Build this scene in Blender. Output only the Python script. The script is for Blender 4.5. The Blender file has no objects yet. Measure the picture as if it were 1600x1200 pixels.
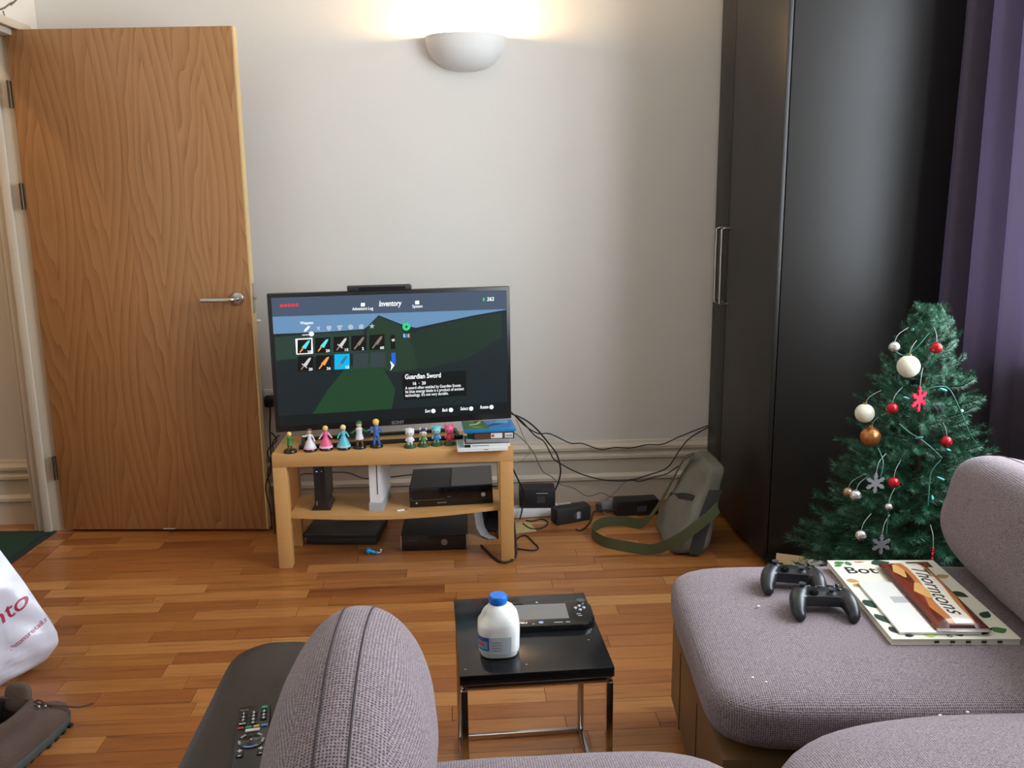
import bpy, bmesh, math, random
from mathutils import Vector, Matrix, Euler, noise
R = math.radians
scene = bpy.context.scene
C = scene.collection

# ------------------------------------------------------------------ camera
F, PITCH, ROLL, YAW, H = 1383.0, R(11.7), R(0.65), R(-3.3), 1.345
def cam_axes():
    cy, sy = math.cos(YAW), math.sin(YAW)
    f = Vector((-sy*math.cos(PITCH), cy*math.cos(PITCH), -math.sin(PITCH)))
    r = Vector((cy, sy, 0)); u = r.cross(f)
    return (math.cos(ROLL)*r - math.sin(ROLL)*u, math.cos(ROLL)*u + math.sin(ROLL)*r, f)
AX = cam_axes()
CO = Vector((0, 0, H))
cam = bpy.data.cameras.new('camera'); co = bpy.data.objects.new('camera', cam); C.objects.link(co)
cam.sensor_width = 36; cam.lens = F/1600*36; cam.clip_start = 0.02
m = Matrix.Identity(4)
for i in range(3):
    m[i][0], m[i][1], m[i][2], m[i][3] = AX[0][i], AX[1][i], -AX[2][i], CO[i]
co.matrix_world = m
scene.camera = co
def ray(x, y): return AX[2] + AX[0]*((x-800)/F) + AX[1]*((600-y)/F)
def onZ(x, y, z=0): d = ray(x, y); return CO + d*((z-H)/d.z)
def onY(x, y, Y): d = ray(x, y); return CO + d*(Y/d.y)
def onX(x, y, X): d = ray(x, y); return CO + d*(X/d.x)

# ------------------------------------------------------------------ light
scene.view_settings.view_transform = 'Standard'
scene.view_settings.look = 'None'
scene.view_settings.gamma = 1
scene.view_settings.use_curve_mapping = False
scene.view_settings.exposure = 0.24
w = bpy.data.worlds.new('sky'); scene.world = w; w.use_nodes = True
bg = w.node_tree.nodes['Background']; bg.inputs[0].default_value = (0.80, 0.90, 1.0, 1); bg.inputs[1].default_value = 1.6
def area(name, loc, rot, sx, sy, power, col):
    l = bpy.data.lights.new(name, 'AREA'); l.shape = 'RECTANGLE'; l.size = sx; l.size_y = sy
    l.energy = power; l.color = col
    o = bpy.data.objects.new(name, l); C.objects.link(o); o.location = loc; o.rotation_euler = rot
    return o
# daylight in the window of the right wall, outside the glass
area('window_right_offscreen', (1.99, 1.93, 1.75), (0, R(90), 0), 1.78, 1.84, 125, (0.82, 0.91, 1.0))

# ------------------------------------------------------------------ materials
MATS = {}
def mat(name, col, rough=0.5, metal=0.0, var=0.0, vscale=20.0, bump=0.0, bscale=200.0, spec=0.5, coat=0.0, emit=0.0, stretch=None, trans=0.0, alpha=1.0):
    if name in MATS: return MATS[name]
    m = bpy.data.materials.new(name); m.use_nodes = True
    nt = m.node_tree; b = nt.nodes['Principled BSDF']
    c4 = (col[0], col[1], col[2], 1)
    b.inputs['Base Color'].default_value = c4
    b.inputs['Roughness'].default_value = rough; b.inputs['Metallic'].default_value = metal
    b.inputs['Specular IOR Level'].default_value = spec
    b.inputs['Coat Weight'].default_value = coat; b.inputs['Coat Roughness'].default_value = 0.08
    if trans: b.inputs['Transmission Weight'].default_value = trans
    if emit:
        b.inputs['Emission Color'].default_value = c4; b.inputs['Emission Strength'].default_value = emit
    tc = nt.nodes.new('ShaderNodeTexCoord'); mp = nt.nodes.new('ShaderNodeMapping')
    nt.links.new(tc.outputs['Object'], mp.inputs[0])
    if stretch: mp.inputs['Scale'].default_value = stretch
    if var > 0:
        n = nt.nodes.new('ShaderNodeTexNoise'); n.inputs['Scale'].default_value = vscale; n.inputs['Detail'].default_value = 4
        nt.links.new(mp.outputs[0], n.inputs['Vector'])
        r = nt.nodes.new('ShaderNodeMix'); r.data_type = 'RGBA'
        r.inputs[6].default_value = tuple(max(0, v*(1-var)) for v in col)+(1,)
        r.inputs[7].default_value = tuple(min(1, v*(1+var)) for v in col)+(1,)
        nt.links.new(n.outputs[0], r.inputs[0]); nt.links.new(r.outputs[2], b.inputs['Base Color'])
    if bump > 0:
        n = nt.nodes.new('ShaderNodeTexNoise'); n.inputs['Scale'].default_value = bscale; n.inputs['Detail'].default_value = 3
        nt.links.new(mp.outputs[0], n.inputs['Vector'])
        bp = nt.nodes.new('ShaderNodeBump'); bp.inputs['Strength'].default_value = bump; bp.inputs['Distance'].default_value = 0.002
        nt.links.new(n.outputs[0], bp.inputs['Height']); nt.links.new(bp.outputs[0], b.inputs['Normal'])
    MATS[name] = m
    return m
def math_node(nt, op, a, b=None):
    n = nt.nodes.new('ShaderNodeMath'); n.operation = op
    for i, v in enumerate((a, b)):
        if v is None: continue
        if isinstance(v, (int, float)): n.inputs[i].default_value = v
        else: nt.links.new(v, n.inputs[i])
    return n.outputs[0]
def ramp(nt, fac, stops):
    r = nt.nodes.new('ShaderNodeValToRGB')
    while len(r.color_ramp.elements) < len(stops): r.color_ramp.elements.new(0.5)
    for e, (p, c) in zip(r.color_ramp.elements, stops): e.position = p; e.color = (c[0], c[1], c[2], 1)
    nt.links.new(fac, r.inputs[0]); return r.outputs[0]

def weave_mat(name, dark, light, cell=0.0042):
    m = bpy.data.materials.new(name); m.use_nodes = True; nt = m.node_tree; b = nt.nodes['Principled BSDF']
    tc = nt.nodes.new('ShaderNodeTexCoord'); sp = nt.nodes.new('ShaderNodeSeparateXYZ'); nt.links.new(tc.outputs['UV'], sp.inputs[0])
    k = 2*math.pi/cell
    s = [math_node(nt, 'SINE', math_node(nt, 'MULTIPLY', sp.outputs[i], k)) for i in range(2)]
    t = math_node(nt, 'MAXIMUM', s[0], s[1])
    t = math_node(nt, 'ADD', math_node(nt, 'MULTIPLY', t, 0.3), 0.32)
    n = nt.nodes.new('ShaderNodeTexNoise'); n.inputs['Scale'].default_value = 330; nt.links.new(tc.outputs['Object'], n.inputs['Vector'])
    t = math_node(nt, 'ADD', t, math_node(nt, 'MULTIPLY', math_node(nt, 'SUBTRACT', n.outputs[0], 0.5), 1.1))
    c = ramp(nt, t, [(0.1, dark), (0.75, light)])
    nt.links.new(c, b.inputs['Base Color'])
    b.inputs['Roughness'].default_value = 0.95; b.inputs['Specular IOR Level'].default_value = 0.1
    b.inputs['Sheen Weight'].default_value = 0.15
    n2 = nt.nodes.new('ShaderNodeTexNoise'); n2.inputs['Scale'].default_value = 9; n2.inputs['Detail'].default_value = 3; nt.links.new(tc.outputs['Object'], n2.inputs['Vector'])
    hsum = math_node(nt, 'ADD', math_node(nt, 'MULTIPLY', t, 0.25), math_node(nt, 'MULTIPLY', n2.outputs[0], 1.2))
    bp = nt.nodes.new('ShaderNodeBump'); bp.inputs['Strength'].default_value = 0.6; bp.inputs['Distance'].default_value = 0.004
    nt.links.new(hsum, bp.inputs['Height']); nt.links.new(bp.outputs[0], b.inputs['Normal'])
    MATS[name] = m; return m
FABRIC = weave_mat('purple_grey_weave', (0.07, 0.05, 0.053), (0.36, 0.29, 0.31))

def floor_mat():
    m = bpy.data.materials.new('plank_wood'); m.use_nodes = True; nt = m.node_tree; b = nt.nodes['Principled BSDF']
    oi = nt.nodes.new('ShaderNodeObjectInfo'); at = nt.nodes.new('ShaderNodeAttribute'); at.attribute_name = 'tone'
    tone = math_node(nt, 'FRACT', math_node(nt, 'ADD', oi.outputs['Random'], at.outputs['Fac']))
    g = nt.nodes.new('ShaderNodeNewGeometry'); mp = nt.nodes.new('ShaderNodeMapping'); mp.inputs['Scale'].default_value = (5, 75, 5)
    nt.links.new(g.outputs['Position'], mp.inputs[0])
    cb = nt.nodes.new('ShaderNodeVectorMath'); cb.operation = 'ADD'; nt.links.new(mp.outputs[0], cb.inputs[0])
    cx = nt.nodes.new('ShaderNodeCombineXYZ'); nt.links.new(math_node(nt, 'MULTIPLY', tone, 71), cx.inputs[0]); nt.links.new(math_node(nt, 'MULTIPLY', tone, 33), cx.inputs[2])
    nt.links.new(cx.outputs[0], cb.inputs[1])
    n = nt.nodes.new('ShaderNodeTexNoise'); n.inputs['Scale'].default_value = 1; n.inputs['Detail'].default_value = 6; n.inputs['Roughness'].default_value = 0.6
    nt.links.new(cb.outputs[0], n.inputs['Vector'])
    n2 = nt.nodes.new('ShaderNodeTexNoise'); n2.inputs['Scale'].default_value = 0.35; n2.inputs['Detail'].default_value = 2; n2.inputs['Distortion'].default_value = 1.0
    nt.links.new(cb.outputs[0], n2.inputs['Vector'])
    base = ramp(nt, tone, [(0.0, (0.26, 0.082, 0.020)), (0.25, (0.32, 0.112, 0.028)), (0.55, (0.37, 0.142, 0.036)), (0.85, (0.43, 0.178, 0.050)), (1.0, (0.50, 0.23, 0.070))])
    grain = ramp(nt, n.outputs[0], [(0.22, (0.50, 0.44, 0.40)), (0.5, (0.95, 0.95, 0.95)), (0.75, (1.12, 1.10, 1.05))])
    blot = ramp(nt, n2.outputs[0], [(0.28, (0.55, 0.48, 0.44)), (0.42, (0.97, 0.97, 0.97)), (0.8, (1.06, 1.04, 1.0))])
    mx = nt.nodes.new('ShaderNodeMix'); mx.data_type = 'RGBA'; mx.blend_type = 'MULTIPLY'; mx.inputs[0].default_value = 0.8
    nt.links.new(base, mx.inputs[6]); nt.links.new(grain, mx.inputs[7])
    my = nt.nodes.new('ShaderNodeMix'); my.data_type = 'RGBA'; my.blend_type = 'MULTIPLY'; my.inputs[0].default_value = 0.8
    nt.links.new(mx.outputs[2], my.inputs[6]); nt.links.new(blot, my.inputs[7])
    nt.links.new(my.outputs[2], b.inputs['Base Color'])
    b.inputs['Roughness'].default_value = 0.34; b.inputs['Coat Weight'].default_value = 0.35; b.inputs['Coat Roughness'].default_value = 0.16
    MATS['plank_wood'] = m; return m
PLANK = floor_mat()

def veneer_mat():
    m = bpy.data.materials.new('oak_veneer'); m.use_nodes = True; nt = m.node_tree; b = nt.nodes['Principled BSDF']
    tc = nt.nodes.new('ShaderNodeTexCoord'); sp = nt.nodes.new('ShaderNodeSeparateXYZ'); nt.links.new(tc.outputs['Object'], sp.inputs[0])
    x, z = sp.outputs[0], sp.outputs[2]
    lw = 0.215
    xs = math_node(nt, 'DIVIDE', math_node(nt, 'ADD', x, 0.02), lw)
    leaf = math_node(nt, 'FLOOR', xs)
    u = math_node(nt, 'SUBTRACT', math_node(nt, 'FRACT', xs), 0.5)
    n0 = nt.nodes.new('ShaderNodeTexNoise'); n0.inputs['Scale'].default_value = 1; n0.inputs['Detail'].default_value = 3
    mp0 = nt.nodes.new('ShaderNodeMapping'); mp0.inputs['Scale'].default_value = (5, 1, 1.2); nt.links.new(tc.outputs['Object'], mp0.inputs[0]); nt.links.new(mp0.outputs[0], n0.inputs['Vector'])
    wob = math_node(nt, 'SUBTRACT', n0.outputs[0], 0.5)
    uu = math_node(nt, 'ADD', u, math_node(nt, 'MULTIPLY', wob, 0.55))
    u2 = math_node(nt, 'MULTIPLY', math_node(nt, 'ABSOLUTE', uu), 6.0)
    zz = math_node(nt, 'ADD', math_node(nt, 'MULTIPLY', z, 3.1), math_node(nt, 'MULTIPLY', math_node(nt, 'SINE', math_node(nt, 'MULTIPLY', leaf, 2.3)), 0.5))
    f = math_node(nt, 'SUBTRACT', math_node(nt, 'MULTIPLY', math_node(nt, 'SINE', zz), 1.5), math_node(nt, 'MULTIPLY', u2, 0.85))
    f = math_node(nt, 'ADD', f, math_node(nt, 'MULTIPLY', wob, 2.6))
    bands = math_node(nt, 'FRACT', math_node(nt, 'MULTIPLY', f, 1.25))
    n = nt.nodes.new('ShaderNodeTexNoise'); n.inputs['Scale'].default_value = 1; n.inputs['Detail'].default_value = 5
    mp = nt.nodes.new('ShaderNodeMapping'); mp.inputs['Scale'].default_value = (190, 20, 3); nt.links.new(tc.outputs['Object'], mp.inputs[0]); nt.links.new(mp.outputs[0], n.inputs['Vector'])
    t = math_node(nt, 'ADD', math_node(nt, 'MULTIPLY', bands, 0.54), math_node(nt, 'MULTIPLY', n.outputs[0], 0.62))
    c = ramp(nt, t, [(0.12, (0.44, 0.222, 0.088)), (0.5, (0.41, 0.20, 0.076)), (0.78, (0.35, 0.162, 0.058)), (0.95, (0.255, 0.110, 0.036))])
    nt.links.new(c, b.inputs['Base Color']); b.inputs['Roughness'].default_value = 0.38
    MATS['oak_veneer'] = m; return m
VENEER = veneer_mat()

WALL = mat('wall_paint', (0.745, 0.71, 0.65), 0.8, var=0.03, vscale=2.2, bump=0.15, bscale=60)
TRIM = mat('trim_paint', (0.64, 0.565, 0.455), 0.45)
BIRCH = mat('birch_effect', (0.60, 0.325, 0.115), 0.42, var=0.08, vscale=6, stretch=(1, 8, 8))
BLACKB = mat('black_brown_board', (0.018, 0.0155, 0.0135), 0.43, var=0.1, vscale=3, bump=0.04, bscale=300, spec=0.36)
BLACK = mat('black_plastic', (0.012, 0.012, 0.013), 0.35)
BLACKG = mat('black_gloss', (0.006, 0.006, 0.007), 0.08, spec=0.6)
BLACKM = mat('black_matt', (0.018, 0.018, 0.019), 0.6)
GREYD = mat('dark_grey_plastic', (0.06, 0.06, 0.065), 0.45)
GREYL = mat('light_grey_plastic', (0.42, 0.42, 0.43), 0.45)
WHITEP = mat('white_plastic', (0.82, 0.82, 0.82), 0.35)
CHROME = mat('chrome', (0.62, 0.62, 0.62), 0.14, metal=1.0)
STEEL = mat('brushed_steel', (0.55, 0.53, 0.50), 0.32, metal=1.0)
LEATHER = mat('brown_leatherette', (0.022, 0.0155, 0.012), 0.5, bump=0.25, bscale=500, var=0.15, vscale=8)
BASEB = mat('brown_leatherette_base', (0.16, 0.085, 0.030), 0.5, bump=0.2, bscale=400, var=0.12, vscale=5)
GAP = mat('dark_gap', (0.01, 0.007, 0.005), 0.9)
WHITEPR = mat('white_print', (0.85, 0.85, 0.85), 0.5)
GREYPR = mat('grey_print', (0.25, 0.25, 0.25), 0.5)

# ------------------------------------------------------------------ geometry helpers
def tag(o, label, cat, group=None):
    o['label'] = label; o['category'] = cat
    if group: o['group'] = group
    return o
def obj(name, me, material, parent=None, loc=None, rot=None):
    o = bpy.data.objects.new(name, me); C.objects.link(o)
    if material is not None:
        if not me.materials: me.materials.append(material)
    if parent: o.parent = parent
    if loc is not None: o.location = loc
    if rot is not None: o.rotation_euler = rot
    return o
def thing(name, label, cat, loc=(0, 0, 0), rot=(0, 0, 0), group=None):
    o = bpy.data.objects.new(name, None); C.objects.link(o); o.location = loc; o.rotation_euler = rot
    o.empty_display_size = 0.02
    return tag(o, label, cat, group)
def fin(bm, name, smooth=False, angle=None):
    bmesh.ops.recalc_face_normals(bm, faces=bm.faces)
    me = bpy.data.meshes.new(name); bm.to_mesh(me); bm.free()
    if smooth:
        for p in me.polygons: p.use_smooth = True
        if angle: me.set_sharp_from_angle(angle=R(angle))
    return me
def rbox_me(name, size, bev=0.0, seg=2, off=(0, 0, 0)):
    bm = bmesh.new(); bmesh.ops.create_cube(bm, size=1)
    for v in bm.verts: v.co = Vector((v.co.x*size[0], v.co.y*size[1], v.co.z*size[2]))
    if bev > 0: bmesh.ops.bevel(bm, geom=bm.edges[:], offset=min(bev, min(size)*0.49), segments=seg, profile=0.5, affect='EDGES')
    for v in bm.verts: v.co += Vector(off)
    return fin(bm, name, smooth=bev > 0, angle=40)
def rbox(name, size, loc, material, parent=None, bev=0.0, rot=None, seg=2):
    return obj(name, rbox_me(name, size, bev, seg), material, parent, loc, rot)
def span(name, x0, x1, y0, y1, z0, z1, material, parent=None, bev=0.0):
    return rbox(name, (x1-x0, y1-y0, z1-z0), ((x0+x1)/2, (y0+y1)/2, (z0+z1)/2), material, parent, bev)
def add_tube(bm, pts, r, n=8, cap=True):
    pts = [Vector(p) for p in pts]; rings = []
    rr = r if isinstance(r, (list, tuple)) else [r]*len(pts)
    ref = None
    for i, p in enumerate(pts):
        t = (pts[min(i+1, len(pts)-1)] - pts[max(i-1, 0)]).normalized()
        if ref is None:
            ref = t.orthogonal().normalized()
        else:
            ref = (ref - t*ref.dot(t)); ref = ref.normalized() if ref.length > 1e-6 else t.orthogonal().normalized()
        b = t.cross(ref)
        rings.append([bm.verts.new(p + (ref*math.cos(a) + b*math.sin(a))*rr[i]) for a in [2*math.pi*k/n for k in range(n)]])
    for a, b in zip(rings, rings[1:]):
        for k in range(n): bm.faces.new((a[k], a[(k+1) % n], b[(k+1) % n], b[k]))
    if cap:
        bm.faces.new(rings[0]); bm.faces.new(rings[-1][::-1])
def catmull(pts, k=6):
    pts = [Vector(p) for p in pts]; out = []
    for i in range(len(pts)-1):
        p0, p1, p2, p3 = pts[max(i-1, 0)], pts[i], pts[i+1], pts[min(i+2, len(pts)-1)]
        for j in range(k):
            t = j/k
            out.append(0.5*((2*p1)+(p2-p0)*t+(2*p0-5*p1+4*p2-p3)*t*t+(3*p1-p0-3*p2+p3)*t**3))
    out.append(pts[-1]); return out
def tube(name, pts, r, material, parent=None, n=8, smooth_path=True, k=6):
    bm = bmesh.new(); add_tube(bm, catmull(pts, k) if smooth_path else pts, r, n)
    return obj(name, fin(bm, name, True, 60), material, parent)
def add_lathe(bm, prof, n=24, c=(0, 0, 0), sx=1, sy=1):
    c = Vector(c); rings = []
    for r, z in prof:
        if r < 1e-6: rings.append([bm.verts.new(c+Vector((0, 0, z)))])
        else: rings.append([bm.verts.new(c+Vector((r*sx*math.cos(2*math.pi*k/n), r*sy*math.sin(2*math.pi*k/n), z))) for k in range(n)])
    for a, b in zip(rings, rings[1:]):
        for k in range(n):
            va = a if len(a) == 1 else (a[k], a[(k+1) % n]); vb = b if len(b) == 1 else (b[(k+1) % n], b[k])
            if len(a) == 1 and len(b) == 1: continue
            bm.faces.new(tuple(va)+tuple(vb))
def lathe(name, prof, material, parent=None, loc=None, n=24, rot=None, sx=1, sy=1, angle=50):
    bm = bmesh.new(); add_lathe(bm, prof, n, sx=sx, sy=sy)
    for e in [e for e in bm.edges if len(e.link_faces) == 1]: pass
    bmesh.ops.holes_fill(bm, edges=[e for e in bm.edges if e.is_boundary], sides=0)
    return obj(name, fin(bm, name, True, angle), material, parent, loc, rot)
def add_ball(bm, c, r, n=12, s=(1, 1, 1)):
    M = Matrix.Translation(c) @ Matrix.Diagonal((r*s[0], r*s[1], r*s[2], 1))
    bmesh.ops.create_uvsphere(bm, u_segments=n, v_segments=max(6, n*2//3), radius=1, matrix=M)
def ball(name, c, r, material, parent=None, n=16, s=(1, 1, 1)):
    bm = bmesh.new(); add_ball(bm, (0, 0, 0), r, n, s)
    return obj(name, fin(bm, name, True), material, parent, c)
def prism_me(name, poly, z0, z1, bev=0.0):
    bm = bmesh.new()
    a = [bm.verts.new((p[0], p[1], z0)) for p in poly]; b = [bm.verts.new((p[0], p[1], z1)) for p in poly]
    n = len(poly); bm.faces.new(a[::-1]); top = bm.faces.new(b)
    for k in range(n): bm.faces.new((a[k], a[(k+1) % n], b[(k+1) % n], b[k]))
    if bev: bmesh.ops.bevel(bm, geom=[e for e in top.edges], offset=bev, segments=2, profile=0.5, affect='EDGES')
    return fin(bm, name, True, 40)
def flat_me(name, poly):          # a flat printed shape with a hair of thickness
    return prism_me(name, poly, 0, 0.0003)
def text_me(body, size, bold=0.0, shear=0.0, align='LEFT', depth=0.0002):
    cu = bpy.data.curves.new('lettering', 'FONT'); cu.body = body; cu.size = size; cu.shear = shear; cu.offset = bold
    cu.align_x = align; cu.align_y = 'CENTER'; cu.extrude = depth; cu.resolution_u = 3
    o = bpy.data.objects.new('lettering', cu); C.objects.link(o)
    bpy.context.view_layer.update()
    me = bpy.data.meshes.new_from_object(o.evaluated_get(bpy.context.evaluated_depsgraph_get()))
    bpy.data.objects.remove(o); bpy.data.curves.remove(cu); me.name = 'lettering'; me.materials.clear()
    return me
def lettering(body, size, material, parent, loc, rot=(0, 0, 0), bold=0.0, shear=0.0, align='LEFT', name='lettering', sx=1.0):
    o = obj(name, text_me(body, size, bold, shear, align), material, parent, loc, rot); o.scale.x = sx; return o
def copy_tree(o, parent=None):
    c = o.copy(); C.objects.link(c); c.parent = parent
    for ch in list(o.children): copy_tree(ch, c)
    return c
def superbox_me(name, size, n=5.0, res=22, puff=0.0, wr=0.0, seed=0, nz=None):
    """a stuffed cushion: a rounded box with bulging faces and slight wrinkles"""
    nz = nz or n
    bm = bmesh.new(); bmesh.ops.create_cube(bm, size=2)
    bmesh.ops.subdivide_edges(bm, edges=bm.edges[:], cuts=res, use_grid_fill=True)
    bm.faces.index_update()
    axis = {}
    for f in bm.faces:
        f.normal_update(); axis[f.index] = max(range(3), key=lambda i: abs(f.normal[i]))
    for v in bm.verts:
        x, y, z = [math.tan(c*math.pi/4) if abs(c) < 1 else c for c in v.co]
        h = (abs(x)**n+abs(y)**n)**(nz/n)
        k = (h+abs(z)**nz)**(-1/nz)
        p = Vector((x*k, y*k, z*k))
        e = (1-min(1, p.x*p.x))*(1-min(1, p.y*p.y))
        q = Vector((p.x*size[0]/2, p.y*size[1]/2, p.z*size[2]/2 + (puff*e if p.z > 0 else 0)))
        if wr: q += Vector((1, 1, 1))*0 + p.normalized()*wr*(noise.noise(q*5+Vector((seed, 0, 0))) + 0.5*noise.noise(q*12+Vector((0, seed, 0))))
        v.co = q
    uvl = bm.loops.layers.uv.new('UVMap')
    for f in bm.faces:
        f.normal_update(); d = max(range(3), key=lambda i: abs(f.normal[i])); a, b = [i for i in range(3) if i != d]
        for l in f.loops: l[uvl].uv = (l.vert.co[a], l.vert.co[b])
    return fin(bm, name, True)
def ribbon_me(name, pts, wdirs, width, th=0.002):
    bm = bmesh.new(); rows = []
    for i, p in enumerate(pts):
        t = (pts[min(i+1, len(pts)-1)]-pts[max(i-1, 0)]).normalized(); wd = wdirs[i].normalized(); nn = t.cross(wd).normalized()
        rows.append([bm.verts.new(p+wd*a*width/2+nn*b*th) for a, b in ((-1, -1), (1, -1), (1, 1), (-1, 1))])
    for a, b in zip(rows, rows[1:]):
        for k in range(4): bm.faces.new((a[k], a[(k+1) % 4], b[(k+1) % 4], b[k]))
    bm.faces.new(rows[0]); bm.faces.new(rows[-1][::-1])
    return fin(bm, name, True, 50)

# ------------------------------------------------------------------ room shell
def struct(o): o['kind'] = 'structure'; return o
def boxes_me(name, L):
    bm = bmesh.new()
    for x0, x1, y0, y1, z0, z1 in L:
        M = Matrix.Translation(((x0+x1)/2, (y0+y1)/2, (z0+z1)/2)) @ Matrix.Diagonal((x1-x0, y1-y0, z1-z0, 1))
        bmesh.ops.create_cube(bm, size=1, matrix=M)
    return fin(bm, name)
WX0, WX1, WY, CEIL = -1.65, 1.80, 3.83, 3.0
DY0, DY1, DH = 2.79, 3.668, 2.0
struct(obj('wall_back', boxes_me('wall_back', [(WX0-0.14, 1.95, WY, WY+0.12, -0.1, CEIL)]), WALL))
wl = struct(obj('wall_left', boxes_me('wall_left', [(WX0-0.14, WX0, -1.6, DY0, -0.1, CEIL), (WX0-0.14, WX0, DY1, WY, -0.1, CEIL), (WX0-0.14, WX0, DY0, DY1, DH, CEIL)]), WALL))
WY0, WY1, WZ0, WZ1 = 1.0, 2.86, 0.85, 2.65
struct(obj('wall_right', boxes_me('wall_right', [(WX1, WX1+0.15, -1.6, WY0, -0.1, CEIL), (WX1, WX1+0.15, WY1, WY, -0.1, CEIL), (WX1, WX1+0.15, WY0, WY1, -0.1, WZ0), (WX1, WX1+0.15, WY0, WY1, WZ1, CEIL)]), WALL))
struct(obj('wall_rear', boxes_me('wall_rear', [(WX0-0.14, 1.95, -1.72, -1.6, -0.1, CEIL)]), WALL))
struct(obj('ceiling', boxes_me('ceiling', [(-3.3, 1.95, -1.72, WY+0.12, CEIL, CEIL+0.1)]), mat('ceiling_paint', (0.8, 0.79, 0.76), 0.9)))
struct(obj('wall_hall', boxes_me('wall_hall', [(-3.2, WX0-0.14, 3.765, 3.9, -0.1, CEIL)]), WALL))
struct(obj('wall_hall_end', boxes_me('wall_hall_end', [(-3.3, -3.2, 1.3, 3.9, -0.1, CEIL)]), WALL))
struct(obj('wall_hall_near', boxes_me('wall_hall_near', [(-3.2, WX0-0.14, 1.3, 1.4, -0.1, CEIL)]), WALL))
# windows
def window(name, x, y0, y1, z0, z1, axis):
    root = bpy.data.objects.new(name, None); C.objects.link(root); struct(root)
    fr = mat('window_frame_paint', (0.78, 0.77, 0.74), 0.4)
    glass = MATS.get('window_glass')
    if not glass:       # clear thin pane: lets light straight through and mirrors a little
        glass = bpy.data.materials.new('window_glass'); glass.use_nodes = True; nt = glass.node_tree; MATS['window_glass'] = glass
        tr_ = nt.nodes.new('ShaderNodeBsdfTransparent'); gl_ = nt.nodes.new('ShaderNodeBsdfGlossy'); gl_.inputs['Roughness'].default_value = 0.02
        mx_ = nt.nodes.new('ShaderNodeMixShader'); mx_.inputs[0].default_value = 0.05
        nt.links.new(tr_.outputs[0], mx_.inputs[1]); nt.links.new(gl_.outputs[0], mx_.inputs[2]); nt.links.new(mx_.outputs[0], nt.nodes['Material Output'].inputs[0])
    t = 0.05
    def b(nm, a0, a1, c0, c1, d, mt):
        if axis == 'x': span(nm, x-d, x+d, a0, a1, c0, c1, mt, root)
        else: span(nm, a0, a1, x-d, x+d, c0, c1, mt, root)
    b('window_frame', y0, y0+t, z0, z1, 0.03, fr); b('window_frame', y1-t, y1, z0, z1, 0.03, fr)
    b('window_frame', y0+t, y1-t, z0, z0+t, 0.03, fr); b('window_frame', y0+t, y1-t, z1-t, z1, 0.03, fr)
    ym = (y0+y1)/2; zm = (z0+z1)/2
    b('window_rail', y0+t, y1-t, zm-0.02, zm+0.02, 0.025, fr); b('window_mullion', ym-0.02, ym+0.02, z0+t, zm-0.02, 0.025, fr); b('window_mullion', ym-0.02, ym+0.02, zm+0.02, z1-t, 0.025, fr)
    for a0, a1 in ((y0+t, ym-0.02), (ym+0.02, y1-t)):
        for c0, c1 in ((z0+t, zm-0.02), (zm+0.02, z1-t)): b('pane', a0, a1, c0, c1, 0.002, glass)
    return root
window('window_1', WX1+0.09, WY0, WY1, WZ0, WZ1, 'x')
struct(span('trim_1', WX1-0.06, WX1+0.04, WY0-0.04, WY1+0.04, WZ0-0.03, WZ0, TRIM, bev=0.005))
# baseboards with a moulded profile
PROF = [(0, 0), (.022, 0), (.022, .098), (.033, .106), (.033, .120), (.016, .133), (.016, .196), (.029, .204), (.029, .216), (.015, .226), (.015, .236), (.026, .243), (.026, .256), (.012, .27), (.008, .28), (0, .283)]
def baseboard(name, a, b, nrm, material=TRIM):
    bm = bmesh.new(); a = Vector(a); b = Vector(b); nrm = Vector(nrm)
    ra = [bm.verts.new(a+nrm*d+Vector((0, 0, z))) for d, z in PROF]; rb = [bm.verts.new(b+nrm*d+Vector((0, 0, z))) for d, z in PROF]
    k = len(PROF)
    for i in range(k): bm.faces.new((ra[i], ra[(i+1) % k], rb[(i+1) % k], rb[i]))
    bm.faces.new(ra); bm.faces.new(rb[::-1])
    return struct(obj(name, fin(bm, name), material))
baseboard('baseboard_back', (WX0, WY, 0), (1.80, WY, 0), (0, -1, 0))
baseboard('baseboard_hall', (-3.2, 3.765, 0), (-1.83, 3.765, 0), (0, -1, 0))
baseboard('baseboard_left', (WX0, -1.6, 0), (WX0, DY0-0.09, 0), (1, 0, 0))
baseboard('baseboard_right', (WX1, -1.6, 0), (WX1, 3.0, 0), (-1, 0, 0))
# door lining, stop and architraves of the doorway in the left wall
tr = bpy.data.objects.new('trim_2', None); C.objects.link(tr); struct(tr)
span('door_jamb', WX0-0.148, WX0-0.008, DY1-0.026, DY1, 0, DH-0.026, TRIM, tr, 0.004)
span('door_stop', WX0-0.118, WX0-0.085, DY1-0.040, DY1-0.026, 0, DH-0.026, TRIM, tr, 0.004)
span('door_jamb', WX0-0.148, WX0-0.008, DY0, DY0+0.026, 0, DH-0.026, TRIM, tr, 0.004)
span('door_head', WX0-0.148, WX0-0.008, DY0, DY1, DH-0.026, DH, TRIM, tr, 0.004)
span('architrave', WX0-0.168, WX0-0.142, DY1-0.014, 3.765, 0, DH+0.06, TRIM, tr, 0.006)
span('architrave', WX0, WX0+0.018, DY1+0.02, DY1+0.075, 0, DH+0.01, TRIM, tr, 0.006)
span('architrave', WX0, WX0+0.018, DY0-0.07, DY0+0.006, 0, DH+0.01, TRIM, tr, 0.006)
span('architrave', WX0, WX0+0.018, DY0-0.07, DY1+0.075, DH-0.005, DH+0.028, TRIM, tr, 0.006)
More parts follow.
